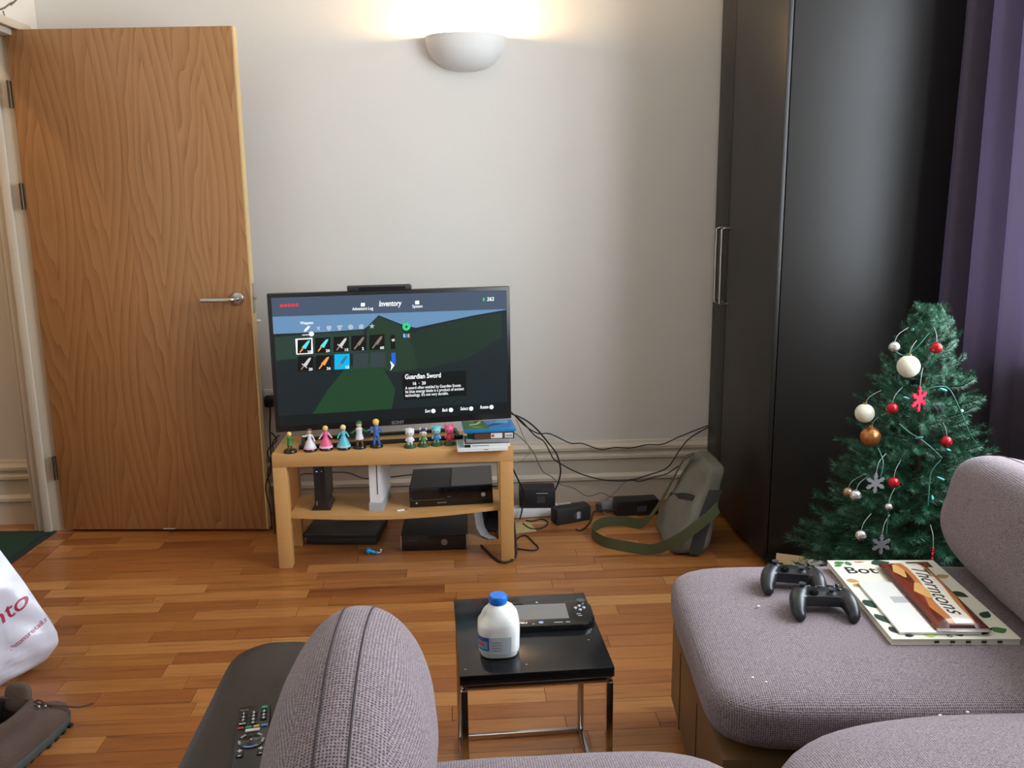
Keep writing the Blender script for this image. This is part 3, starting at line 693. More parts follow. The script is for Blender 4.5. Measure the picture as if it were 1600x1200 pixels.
# ------------------------------------------------------------------ toy figures (plain stand-ins in the same colours)
def P(name, rgb, rough=0.45): return mat('toy_'+name, lin(rgb), rough)
TOYB = mat('toy_base', (0.018, 0.015, 0.013), 0.25); TOYG = mat('toy_base_green', (0.045, 0.085, 0.03), 0.4)
def figure(x, y, kind, h, cols, label, base=TOYB, br=0.0245, rz=0.0, seed=0):
    root = thing('toy_figure', label, 'figurine', (x, y, ST), (0, 0, rz), 'toy figures on the TV bench')
    lathe('base', [(0, 0), (br, 0), (br, 0.004), (br*0.94, 0.0085), (br*0.9, 0.010), (0, 0.010)], base, root, n=28)
    b0 = 0.010
    if kind == 'gown':
        lathe('gown', [(0, b0), (h*0.30, b0), (h*0.27, b0+h*0.12), (h*0.17, b0+h*0.34), (h*0.085, b0+h*0.52), (h*0.11, b0+h*0.66), (h*0.07, b0+h*0.73), (0, b0+h*0.74)], cols[0], root, n=20)
        lathe('hem', [(h*0.24, b0+0.0005), (h*0.315, b0+0.0005), (h*0.29, b0+h*0.09), (h*0.22, b0+h*0.09)], cols[1], root, n=20)
    else:
        bm = bmesh.new()
        for s in (-1, 1): add_tube(bm, [(s*h*0.10, 0, b0-0.001), (s*h*0.07, 0, b0+h*0.22), (s*h*0.045, 0, b0+h*0.42)], [h*0.05, h*0.055, h*0.07], 10)
        add_tube(bm, [(0, 0, b0+h*0.36), (0, 0, b0+h*0.48), (0, 0, b0+h*0.64), (0, 0, b0+h*0.74)], [h*0.10, h*0.085, h*0.12, h*0.06], 14)
        obj('body', fin(bm, 'body', True, 60), cols[0], root)
        if kind == 'tunic': lathe('tunic', [(h*0.12, b0+h*0.28), (h*0.17, b0+h*0.26), (h*0.11, b0+h*0.5), (h*0.14, b0+h*0.68), (h*0.06, b0+h*0.75)], cols[1], root, n=18)
    bm = bmesh.new()
    random.seed(seed)
    for s in (-1, 1):
        dz = random.uniform(-0.25, 0.06)
        add_tube(bm, [(s*h*0.10, 0, b0+h*0.67), (s*h*0.20, -h*0.04, b0+h*(0.60+dz*0.4)), (s*h*random.uniform(0.24, 0.34), -h*0.09, b0+h*(0.58+dz))], [h*0.045, h*0.038, h*0.032], 8)
    obj('arms', fin(bm, 'arms', True, 60), cols[3], root)
    hd = ball('head', (0, 0, b0+h*0.85), h*0.115, P('skin', (226, 184, 150)), root, 14)
    bm = bmesh.new(); add_ball(bm, (0, h*0.02, h*0.03), h*0.128, 14, (1, 1, 0.95)); add_ball(bm, (0, h*0.08, -h*0.07), h*0.09, 10, (1.1, 0.7, 1.3))
    obj('hair', fin(bm, 'hair', True), cols[2], hd)
    return root
def critter(x, y, h, cols, label, ears):
    root = thing('toy_figure', label, 'figurine', (x, y, ST), (0, 0, 0), 'toy figures on the TV bench')
    br = 0.0225
    lathe('base', [(0, 0), (br, 0), (br, 0.004), (br*0.95, 0.009), (0, 0.010)], TOYG, root, n=28)
    lathe('grass_disc', [(0, 0.010), (br*0.85, 0.010), (br*0.8, 0.0115), (0, 0.0115)], P('grass', (35, 95, 45)), root, n=24)
    bm = bmesh.new()
    for s in (-1, 1): add_tube(bm, [(s*h*0.09, 0, 0.011), (s*h*0.08, 0, 0.011+h*0.2)], [h*0.06, h*0.055], 10)
    obj('legs', fin(bm, 'legs', True, 60), cols[1], root)
    lathe('body', [(0, 0.011+h*0.14), (h*0.18, 0.011+h*0.16), (h*0.19, 0.011+h*0.26), (h*0.11, 0.011+h*0.46), (0, 0.011+h*0.5)], cols[0], root, n=18)
    bm = bmesh.new()
    for s in (-1, 1): add_tube(bm, [(s*h*0.10, 0, 0.011+h*0.42), (s*h*0.2, -h*0.03, 0.011+h*0.3), (s*h*0.22, -h*0.06, 0.011+h*0.22)], h*0.042, 8)
    obj('arms', fin(bm, 'arms', True, 60), cols[1], root)
    hd = ball('head', (0, 0, 0.011+h*0.67), h*0.235, cols[1], root, 16, (1.05, 0.92, 0.95))
    bm = bmesh.new(); add_ball(bm, (0, h*0.03, h*0.05), h*0.235, 14, (1.08, 0.95, 0.95))
    obj('hair', fin(bm, 'hair', True), cols[2], hd)
    bm = bmesh.new()
    for s in (-1, 1): add_ball(bm, (s*h*0.19, 0, h*(0.24 if ears == 'up' else 0.17)), h*0.085, 10, (0.8, 0.5, 1.4 if ears == 'up' else 1.0))
    obj('ears', fin(bm, 'ears', True), cols[1], hd)
    bm = bmesh.new()
    for s in (-1, 1): add_ball(bm, (s*h*0.09, -h*0.20, h*0.0), h*0.03, 8, (0.8, 0.6, 1.3))
    obj('eyes', fin(bm, 'eyes', True), P('eye', (20, 18, 18)), hd)
    return root
gr = P('leaf', (60, 125, 50)); wh = P('white', (226, 224, 226)); pk = P('pink', (232, 96, 140)); lpk = P('palepink', (240, 190, 205)); yl = P('blond', (238, 205, 85)); tq = P('turquoise', (95, 190, 205)); br_ = P('brown', (110, 72, 48)); bl = P('blue', (60, 110, 180)); dg = P('darkgreen', (30, 105, 60)); tan = P('tan', (200, 150, 100)); mv = P('mauve', (170, 95, 135)); nv = P('navy', (35, 40, 90)); rd = P('red', (205, 55, 70)); ltq = P('paleteal', (150, 205, 205)); sk = P('skin', (226, 184, 150)); ye = P('amber', (215, 160, 40))
figure(-0.638, 3.190, 'tunic', 0.068, (br_, gr, yl, gr), 'small toy figure with green tunic at the door end of the row', seed=1, rz=0.4)
figure(-0.567, 3.203, 'gown', 0.076, (wh, lpk, br_, wh), 'toy figure in a white gown with brown hair', seed=2)
figure(-0.510, 3.214, 'gown', 0.082, (pk, lpk, yl, lpk), 'toy figure in a pink gown with blond hair', seed=3)
figure(-0.445, 3.217, 'gown', 0.083, (tq, ltq, P('paleblond', (240, 225, 150)), tq), 'toy figure in a turquoise gown with pale blond hair', seed=4)
figure(-0.387, 3.226, 'tunic', 0.095, (br_, wh, dg, dg), 'toy figure with white tunic, dark green hair and sleeves', seed=5)
figure(-0.325, 3.234, 'slim', 0.098, (bl, bl, yl, bl), 'slim toy figure in a blue suit with yellow hair', seed=6)
critter(-0.199, 3.214, 0.068, (wh, wh, wh), 'white big-headed toy animal on a green base', 'down')
critter(-0.150, 3.227, 0.060, (gr, P('cream', (225, 205, 180)), nv), 'toy animal with navy hair and green shirt', 'up')
critter(-0.101, 3.234, 0.070, (bl, ltq, tq), 'pale teal toy animal in a blue shirt', 'down')
critter(-0.052, 3.238, 0.070, (rd, pk, pk), 'pink toy animal in a red dress', 'up')
# a small blue toy lying on the floor in front of the bench
tp = thing('toy_scrap', 'small bright blue toy fallen on the floor under the bench', 'toy', onZ(584, 866))
bm = bmesh.new(); add_tube(bm, catmull([(-0.022, 0, 0.016), (-0.008, 0, 0.012), (0.004, 0.002, 0.007), (0.016, -0.002, 0.007)]), 0.0065, 8); add_ball(bm, (-0.02, 0.002, 0.014), 0.011, 10)
obj('body', fin(bm, 'body', True, 60), P('cyan', (20, 165, 225)), tp)
tube('clip', [(0.014, 0, 0.006), (0.026, 0, 0.008), (0.030, 0, 0.018), (0.024, 0, 0.018)], 0.002, WHITEP, tp)

# ------------------------------------------------------------------ stack of game cases
def case(loc, rz, size, shell, label, cover=None, spine=None, spine_col=None):
    root = thing('game_case', label, 'game case', loc, (0, 0, rz), 'game cases stacked on the TV bench')
    w_, d_, t_ = size
    rbox('shell', size, (0, 0, t_/2), shell, root, 0.0015)
    if cover:
        cv = rbox('cover_sheet', (w_*0.96, d_*0.95, 0.0006), (0, 0, t_+0.0002), cover[0], root)
        for i, (pts, mt) in enumerate(cover[1:]): obj('cover_art', flat_me('cover_art', [(a*w_*0.48, b*d_*0.475) for a, b in pts]), mt, cv, (0, 0, 0.0003+0.0001*i))
    if spine_col: rbox('spine_label', (w_*0.95, 0.0006, t_*0.86), (0, -d_/2-0.0002, t_/2), spine_col, root)
    return root
cblu = mat('case_blue', (0.012, 0.20, 0.46), 0.3); cwht = mat('case_white', (0.72, 0.74, 0.74), 0.35); cclr = mat('case_clear', (0.36, 0.40, 0.38), 0.25); cdrk = mat('case_dark', (0.02, 0.018, 0.016), 0.3)
spw = mat('spine_white', (0.78, 0.78, 0.76), 0.5); spb = mat('spine_brown', (0.12, 0.045, 0.03), 0.45)
zc = ST
def title(c, w_, x, t): rbox('spine_print', (w_, 0.0004, 0.0022), (x+w_/2, -c_d/2-0.0007, t/2), mat('print_dark', (0.12, 0.12, 0.12), 0.5), c)
c_d = 0.125
c1 = case((0.068, 3.195, zc), R(2), (0.186, c_d, 0.014), cwht, 'white game case at the bottom of the stack', (spw, ([(-1, -1), (-0.2, -1), (-0.3, 1), (-1, 1)], mat('art_teal', (0.35, 0.55, 0.55), 0.4))), None, spw)
title(c1, 0.016, 0.005, 0.014)
c2 = case((0.086, 3.200, zc+0.0142), R(1), (0.170, 0.122, 0.0125), cwht, 'white game case with black spine end, second from the bottom', (cdrk,), None, spw)
rbox('spine_block', (0.022, 0.0006, 0.0105), (-0.072, -0.0615, 0.00625), cdrk, c2)
c_d = 0.122
title(c2, 0.062, -0.055, 0.0125)
c3 = case((0.095, 3.212, zc+0.0268), R(-3), (0.165, 0.118, 0.0135), cclr, 'clear green game case in the middle of the stack', (mat('art_green_dark', (0.02, 0.05, 0.02), 0.4), ([(-1, -1), (-0.3, -1), (-0.5, 0.3), (-1, 0.6)], mat('art_green', (0.06, 0.22, 0.03), 0.4)), ([(-0.8, -0.6), (-0.5, -0.7), (-0.6, 0)], mat('art_orange', (0.5, 0.16, 0.02), 0.4))), None, mat('spine_grey', (0.3, 0.31, 0.32), 0.4))
c4 = case((0.112, 3.214, zc+0.0404), R(1), (0.150, 0.122, 0.026), cdrk, 'brown boxed game set with rating sticker and barcode in the stack', None, None, spb)
rbox('rating_sticker', (0.042, 0.0008, 0.019), (0.010, -0.0618, 0.013), spw, c4); rbox('rating_disc', (0.010, 0.0010, 0.010), (-0.004, -0.0619, 0.013), mat('print_red', (0.5, 0.06, 0.05), 0.5), c4, 0.003)
rbox('barcode_patch', (0.030, 0.0008, 0.018), (0.055, -0.0618, 0.013), spw, c4)
for i in range(11): rbox('barcode_bar', (0.0009+0.0006*(i % 3 == 0), 0.0012, 0.009), (0.043+0.0024*i, -0.0618, 0.012), cdrk, c4)
c5 = case((0.095, 3.216, zc+0.0666), R(4), (0.190, 0.136, 0.0135), cblu, 'bright blue game case with green and blue cover on top of the stack',
     (mat('cover_blue', (0.06, 0.20, 0.48), 0.3), ([(-1, -1), (-0.05, -1), (0.0, -0.2), (-0.1, 0.3), (-0.2, 1), (-1, 1)], mat('cover_green', (0.07, 0.15, 0.035), 0.35)), ([(-0.1, -0.6), (0.3, -0.2), (0.7, 0.2), (0.35, 0.3), (0.1, 0.0)], mat('cover_dark', (0.03, 0.06, 0.12), 0.35)),
      ([(-0.75, -0.1), (-0.4, 0.1), (-0.25, 0.7), (-0.35, 0.75), (-0.5, 0.25), (-0.8, 0.1)], mat('cover_cream', (0.5, 0.5, 0.36), 0.35)), ([(0.25, 0.2), (0.8, 0.1), (0.9, 0.8), (0.4, 0.85)], mat('cover_light', (0.16, 0.42, 0.66), 0.35)), ([(-0.7, -0.7), (-0.3, -0.75), (-0.35, -0.4), (-0.6, -0.35)], mat('cover_lime', (0.15, 0.28, 0.06), 0.35))))

# ------------------------------------------------------------------ consoles
SZ = 0.194
wu = thing('upright_console', 'narrow black console standing upright on the shelf with blue lights', 'game console', (-0.545, 3.235, shelf_z(-0.545)-0.0005))
rbox('body', (0.044, 0.19, 0.178), (0, 0.09, 0.097), BLACK, wu, 0.006)
obj('cradle', prism_me('cradle', [(-0.036, 0), (0.036, 0), (0.036, 0.003), (0.024, 0.022), (-0.024, 0.022), (-0.036, 0.003)], -0.12, 0.002), BLACK, wu, (0, 0, 0), (R(90), 0, 0))
rbox('disc_slot', (0.002, 0.001, 0.11), (0.008, -0.0055, 0.10), GAP, wu)
rbox('power_light', (0.006, 0.001, 0.002), (-0.008, -0.0055, 0.156), scrm('led_blue', (70, 130, 255), 3), wu); rbox('power_light', (0.004, 0.001, 0.002), (0.010, -0.0055, 0.156), scrm('led_dim', (140, 160, 190)), wu)
lettering('WiiU', 0.008, GREYL, wu, (-0.013, -0.0058, 0.022), (R(90), R(-90), 0))
wi = thing('white_console', 'slim white console standing upright in a grey cradle on the shelf', 'game console', (-0.335, 3.225, shelf_z(-0.335)-0.0005), (0, 0, R(-6)))
obj('body', prism_me('body', [(-0.022, -0.008), (0.022, -0.008), (0.022, 0.185), (-0.022, 0.185)], 0.034, 0.192, 0.003), WHITEP, wi)
rbox('disc_slot', (0.003, 0.001, 0.13), (0.008, -0.0083, 0.130), GAP, wi)
obj('cradle', prism_me('cradle', [(-0.026, -0.012), (0.026, -0.012), (0.026, 0.16), (-0.026, 0.16)], 0, 0.034, 0.002), GREYL, wi)
xo = thing('wide_console', 'wide matt and gloss black console on the shelf', 'game console', (-0.050, 3.235, (shelf_z(-0.205)+shelf_z(0.105))/2-0.0025), (0, -math.atan2(shelf_z(0.105)-shelf_z(-0.205), 0.31), R(-1)))
rbox('body', (0.318, 0.25, 0.076), (0, 0.1275, 0.039), BLACKM, xo, 0.002)
rbox('gloss_top', (0.156, 0.245, 0.001), (0.079, 0.1275, 0.0775), BLACKG, xo)
rbox('front_panel', (0.318, 0.003, 0.074), (0, 0.001, 0.039), BLACKG, xo, 0.001)
rbox('vent_panel', (0.150, 0.245, 0.001), (-0.08, 0.1275, 0.0775), mat('vent_black', (0.03, 0.03, 0.03), 0.5), xo)
rbox('disc_slot', (0.13, 0.0006, 0.003), (-0.088, -0.0008, 0.030), mat('slot_line', (0.05, 0.05, 0.05), 0.4), xo)
lettering('XBOX ONE', 0.0065, GREYL, xo, (-0.054, -0.0009, 0.016), (R(90), 0, 0))
obj('eject_mark', flat_me('eject_mark', [(-0.005, -0.003), (0.005, -0.003), (0, 0.005)]), GREYL, xo, (-0.133, -0.0007, 0.019), (R(90), 0, 0))
lathe('power_button', [(0, 0), (0.0085, 0), (0.0085, 0.001), (0, 0.001)], GREYL, xo, (0.123, -0.0003, 0.040), 20, rot=(R(90), 0, 0))
for x in (-0.155, -0.008): rbox('port_mark', (0.014, 0.0006, 0.004), (x, -0.0008, 0.038), GREYD, xo)
us = thing('usb_stick', 'small white memory stick lying on the shelf by the wide console', 'memory stick', (-0.243, 3.205, shelf_z(-0.243)), (0, 0, R(18)))
rbox('body', (0.03, 0.010, 0.006), (0, 0, 0.003), WHITEP, us, 0.002); rbox('plug', (0.012, 0.009, 0.004), (0.021, 0, 0.003), STEEL, us)
ps = thing('flat_console', 'flat black console lying on the floor under the bench', 'game console', (-0.484, 3.505, 0.0), (0, 0, R(-6)))
rbox('lower_body', (0.285, 0.25, 0.028), (0, 0, 0.016), BLACKM, ps, 0.006); rbox('lid', (0.30, 0.268, 0.018), (-0.004, 0.002, 0.043), mat('lid_black', (0.022, 0.023, 0.025), 0.3), ps, 0.007); rbox('trim_line', (0.29, 0.002, 0.002), (0, -0.1255, 0.033), GREYD, ps)
for x in (-0.11, 0.11): rbox('foot', (0.02, 0.2, 0.004), (x, 0, 0.002), BLACK, ps)
x3 = thing('box_console', 'black box console with chrome-edged front on the floor under the bench', 'game console', (-0.122, 3.40, 0.0), (0, 0, R(-1)))
rbox('body', (0.26, 0.24, 0.062), (0, 0.01, 0.036), BLACKM, x3, 0.004); rbox('front_panel', (0.252, 0.004, 0.058), (0, -0.1105, 0.036), BLACKG, x3, 0.001)
for s in (-1, 1): rbox('chrome_strip', (0.005, 0.005, 0.060), (s*0.1285, -0.111, 0.036), CHROME, x3, 0.001)
lathe('power_button', [(0, 0), (0.0125, 0), (0.0125, 0.002), (0.010, 0.003), (0, 0.003)], mat('button_brown', (0.22, 0.17, 0.14), 0.35, metal=0.5), x3, (0.040, -0.1125, 0.036), 24, rot=(R(90), 0, 0))
lettering('XBOX 360', 0.0085, GREYD, x3, (-0.105, -0.1127, 0.046), (R(90), 0, 0))
for x in (-0.1, 0.1): rbox('foot', (0.02, 0.2, 0.005), (x, 0.01, 0.0025), BLACK, x3)
# box files and papers behind the bench leg
bf = thing('magazine_file', 'dark open box of papers on the floor behind the bench leg', 'box', (0.135, 3.53, 0), (0, 0, R(-8)))
for nm, a in (('side', (-0.055, -0.052, -0.06, 0.10, 0, 0.15)), ('side', (0.052, 0.055, -0.06, 0.10, 0, 0.15)), ('back', (-0.052, 0.052, 0.097, 0.10, 0, 0.15)), ('bottom', (-0.052, 0.052, -0.06, 0.097, 0, 0.003))): span(nm, *a, BLACKM, bf)
pp = thing('paper_sheaf', 'curled grey papers slumped out of the dark box', 'papers', (0.050, 3.42, 0))
obj('sheet', ribbon_me('sheet', [Vector(p) for p in ((0.0, 0.05, 0.12), (0.005, 0.03, 0.08), (0.012, 0.02, 0.035), (0.03, 0.0, 0.008), (0.06, -0.03, 0.003))], [Vector((1, 0.3, 0))]*5, 0.035, 0.001), mat('paper_grey', (0.35, 0.35, 0.36), 0.7), pp)
en = thing('envelope', 'yellow and buff envelope on the floor behind the bench leg', 'envelope', (0.205, 3.50, 0.0), (0, 0, R(12)))
rbox('paper', (0.16, 0.11, 0.002), (0, 0, 0.001), mat('buff', (0.50, 0.38, 0.16), 0.7), en); rbox('sticker', (0.06, 0.06, 0.0006), (-0.03, 0, 0.0023), mat('sticker_yellow', (0.55, 0.45, 0.05), 0.6), en)

# ------------------------------------------------------------------ power bricks, extension lead and cables by the wall
def brick(name, label, c, size, rz, mt=BLACKM, z=0.0, tilt=0.0):
    root = thing(name, label, 'power adapter', (c[0], c[1], z), (tilt, 0, rz))
    rbox('housing', size, (0, 0, size[2]/2), mt, root, 0.008)
    rbox('rating_label', (size[0]*0.22, 0.0006, size[2]*0.35), (size[0]*0.1, -size[1]/2-0.0002, size[2]*0.45), GREYD, root)
    return root
ex = thing('extension_lead', 'white multi-socket extension lead on the floor by the baseboard', 'extension lead', (0.335, 3.66, 0), (0, 0, R(4)))
rbox('housing', (0.27, 0.065, 0.04), (0, 0, 0.02), WHITEP, ex, 0.006)
for i in range(4): rbox('socket', (0.045, 0.045, 0.003), (-0.095+0.063*i, 0, 0.041), mat('socket_grey', (0.55, 0.55, 0.54), 0.5), ex, 0.003)
bk = brick('power_adapter', 'chunky black power adapter sitting on the white extension lead', (0.315, 3.67), (0.155, 0.09, 0.085), R(-2), z=0.043)
rbox('logo_strip', (0.05, 0.0008, 0.004), (0.02, -0.0454, 0.066), GREYL, bk)
b2 = brick('power_adapter', 'black power adapter lying askew in front of the extension lead', (0.452, 3.575), (0.165, 0.065, 0.068), R(20))
rbox('warning_print', (0.016, 0.0008, 0.03), (0.02, -0.0330, 0.032), GREYL, b2)
brick('power_adapter', 'long black power adapter behind the grey-green bag', (0.745, 3.645), (0.19, 0.075, 0.07), R(3), BLACK)
pg = thing('mains_plug', 'grey mains plug on the floor beside the long adapter', 'plug', (0.625, 3.685, 0), (0, 0, R(10)))
rbox('body', (0.06, 0.05, 0.045), (0, 0, 0.0225), mat('plug_grey', (0.22, 0.23, 0.23), 0.5), pg, 0.012); rbox('grip', (0.022, 0.03, 0.03), (-0.038, 0, 0.022), GREYD, pg, 0.006)
CAB = mat('cable_black', (0.014, 0.013, 0.012), 0.5); CABG = mat('cable_grey', (0.18, 0.17, 0.15), 0.5); CABY = mat('cable_yellow', (0.33, 0.26, 0.08), 0.5)
def cable(label, px, r=0.0028, mt=CAB):
    pts = []
    for p in px:
        pts.append(onY(*p) if p[2] > 1.5 else onZ(p[0], p[1], max(p[2], r)))
    o = tube('cable', pts, r, mt, None, n=7, k=5); tag(o, label, 'cable', 'cables behind the TV bench'); return o
cable('thin black cable strung along the wall just above the baseboard', [(795, 640, 3.60), (803, 648, 3.66), (820, 665, 3.72), (840, 677, 3.76), (860, 678, 3.78), (890, 692, 3.79), (910, 693, 3.79), (938, 702, 3.79), (962, 699, 3.79), (985, 700, 3.79), (1010, 695, 3.79), (1035, 694, 3.79), (1060, 683, 3.79), (1095, 669, 3.80), (1116, 662, 3.812)])
cable('thick black cable arching from the television down to the adapter', [(792, 646, 3.55), (803, 648, 3.56), (822, 657, 3.58), (840, 672, 3.6), (855, 690, 3.62), (870, 710, 3.63), (876, 735, 3.64), (872, 755, 3.65), (866, 768, 3.66)], 0.0035)
cable('black cable sagging across the baseboard towards the wardrobe', [(797, 644, 3.58), (815, 658, 3.62), (835, 680, 3.66), (850, 690, 3.70), (860, 708, 3.72), (866, 718, 3.73), (880, 727, 3.74), (895, 735, 3.75), (915, 743, 3.76), (945, 750, 3.76), (980, 751, 3.76), (1010, 743, 3.75), (1042, 731, 3.75), (1060, 706, 3.77), (1075, 687, 3.79), (1096, 673, 3.80), (1116, 664, 3.812)])
cable('grey-black cable drooping from the cases to the floor', [(800, 674, 3.55), (815, 685, 3.60), (833, 706, 3.66), (847, 735, 3.70), (862, 745, 3.72), (876, 757, 3.74), (895, 762, 3.75), (918, 775, 3.74), (940, 770, 3.73), (955, 776, 3.72), (985, 780, 3.70)], 0.0022, CABG)
cable('thin grey cable hanging from the sagging black cable to a plug', [(978, 752, 3.752), (966, 764, 3.74), (955, 775, 3.73), (938, 786, 3.70), (930, 796, 3.66)], 0.002, CABG)
cable('black cable running from the lower droop into the bag', [(985, 749, 3.755), (1000, 752, 3.75), (1020, 746, 3.72), (1042, 740, 3.70), (1060, 728, 3.66)], 0.0025)
cable('thin yellow cable looping beside the bench corner', [(806, 655, 3.58), (811, 665, 3.60), (817, 680, 3.62), (828, 704, 3.63), (820, 715, 3.62), (806, 722, 3.58)], 0.0015, CABY)
cable('black cable hanging down behind the bench leg', [(797, 722, 3.50), (804, 738, 3.52), (812, 755, 3.55), (818, 770, 3.60), (816, 795, 3.60), (812, 812, 3.58)], 0.0035)
cable('black cable lying in a hairpin on the floor by the bench', [(806, 843, 0), (820, 836, 0), (834, 848, 0), (841, 856, 0), (832, 860, 0), (806, 857, 0)], 0.003)
cable('black cable with white print wrapped round the bench leg', [(803, 815, 3.30), (805, 835, 3.28), (806, 855, 0.03), (806, 868, 0), (797, 877, 0), (782, 878, 0), (768, 868, 0), (752, 852, 0)], 0.0045)
cable('black cable snaking between the two floor adapters', [(964, 798, 0.02), (940, 797, 0.02), (927, 801, 0.012), (924, 812, 0), (916, 823, 0), (906, 829, 0), (900, 827, 0)], 0.003)
cable('grey cable looped beneath the grey plug', [(945, 800, 0.01), (948, 810, 0), (962, 814, 0), (978, 810, 0)], 0.0022, CABG)
cable('black cable coiled on the floor in front of the extension lead', [(822, 813, 0), (832, 814, 0), (846, 811, 0), (856, 816, 0.0), (849, 824, 0), (830, 826, 0), (817, 818, 0)], 0.003)
cable('black cable hanging behind the bench by the door', [(424, 676, 3.42), (432, 688, 3.46), (418, 705, 3.5), (424, 730, 3.5), (415, 760, 3.52), (422, 795, 3.5), (425, 826, 0)], 0.003)
cable('second black cable tangled behind the bench by the door', [(436, 680, 3.44), (426, 692, 3.48), (428, 715, 3.5), (418, 740, 3.5), (425, 770, 3.5), (428, 812, 3.48), (430, 834, 0)], 0.0025)
cable('grey cable along the back of the shelf', [(455, 760, 3.44), (470, 742, 3.46), (490, 740, 3.46), (540, 738, 3.47), (575, 748, 3.47), (640, 742, 3.50), (680, 740, 3.50), (700, 742, 3.485)], 0.003, CABG)
sk_ = thing('wall_socket', 'white double wall socket beside the television', 'socket', (-0.79, WY, 0.51))
rbox('plate', (0.146, 0.010, 0.086), (0, -0.005, 0), WHITEP, sk_, 0.003)
for x in (-0.035, 0.035): rbox('switch', (0.012, 0.004, 0.018), (x, -0.011, 0.028), WHITEP, sk_, 0.001)
bp_ = thing('plug', 'black plug pushed into the wall socket beside the door', 'plug', (-0.835, WY-0.010, 0.505))
rbox('body', (0.045, 0.04, 0.05), (0, -0.02, 0), BLACKM, bp_, 0.012)
tube('cord', [(0, -0.022, -0.02), (0, -0.024, -0.06), (-0.005, -0.03, -0.13), (0.0, -0.06, -0.28)], 0.003, CAB, bp_)

# ------------------------------------------------------------------ grey-green shoulder bag
BAGM = mat('bag_canvas', (0.16, 0.152, 0.118), 0.85, var=0.2, vscale=14, bump=0.4, bscale=350); STRAP = mat('strap_olive', (0.075, 0.078, 0.030), 0.75, bump=0.3, bscale=500); BAGD = mat('bag_dark', (0.03, 0.028, 0.022), 0.85)
bg_ = thing('shoulder_bag', 'grey-green canvas shoulder bag slumped against the wardrobe', 'bag', (0.855, 3.31, 0))
bm = bmesh.new(); bmesh.ops.create_cube(bm, size=2); bmesh.ops.subdivide_edges(bm, edges=bm.edges[:], cuts=14, use_grid_fill=True)
for v in bm.verts:
    x, y_, z = v.co; nn = 9.0
    k = (abs(x)**nn+abs(y_)**nn+abs(z)**nn)**(-1/nn); p = Vector((x*k, y_*k, z*k)); t = (p.z+1)/2
    hx = 0.075*(1-0.6*t); hy = 0.17*(1-0.2*t)
    q = Vector((p.x*hx+0.13*t**1.3, p.y*hy+0.05*t, t*0.325+0.001))
    q.x -= 0.012*math.sin(p.y*3+1)*t*(1-t)*4
    q += Vector((noise.noise(q*11)*0.016, noise.noise(q*11+Vector((5, 0, 0)))*0.014, 0))
    v.co = q
obj('body', fin(bm, 'body', True), BAGM, bg_)
def bagpt(s, t, out=0.0):
    hx = 0.075*(1-0.6*t)
    return Vector((-hx+0.13*t**1.3-0.004-out-0.012*math.sin(s*3+1)*t*(1-t)*4, s*0.17*(1-0.15*t)+0.05*t, t*0.325))
obj('flap_edge', ribbon_me('flap_edge', [bagpt(s, 0.55-0.08*math.sin(s*2)) for s in [-0.75+0.13*i for i in range(11)]], [Vector((0.35, 0, 1))]*11, 0.025, 0.002), BAGD, bg_)
O = Vector((0.855, 3.31, 0))
pth = catmull([(0.93, 3.40, 0.335), (0.895, 3.43, 0.30), (0.85, 3.44, 0.20), (0.785, 3.43, 0.09), (0.735, 3.44, 0.03), (0.66, 3.49, 0.023), (0.575, 3.48, 0.023), (0.515, 3.39, 0.023), (0.54, 3.28, 0.023), (0.63, 3.21, 0.023), (0.72, 3.165, 0.028), (0.79, 3.13, 0.07), (0.86, 3.115, 0.125), (0.92, 3.13, 0.165), (0.965, 3.16, 0.19)], 6)
wdr = []
for i, p in enumerate(pth):
    t = i/(len(pth)-1)
    if t < 0.28: k = t/0.28; wdr.append(Vector((0.25, 1-k, k*k)))
    elif t < 0.70: wdr.append(Vector((0, 0.1, 1)))
    else: wdr.append(Vector((-0.35, 0.1, 1)))
obj('strap', ribbon_me('strap', [p-O for p in pth], wdr, 0.042, 0.0016), STRAP, bg_)
obj('gusset', ribbon_me('gusset', [Vector((0.02+0.13*(t**1.3), -0.176*(1-0.2*t)+0.05*t, t*0.325)) for t in [0.04+0.09*i for i in range(9)]], [Vector((1, 0, 0))]*9, 0.05, 0.003), BAGD, bg_)
rdp = thing('red_cloth', 'dark red cloth scrap between the bag and the wardrobe', 'cloth', (1.015, 3.50, 0.24))
obj('cloth', superbox_me('cloth', (0.06, 0.08, 0.07), n=2.5, res=6, wr=0.01, seed=4), mat('red_cloth', (0.26, 0.02, 0.03), 0.8), rdp)

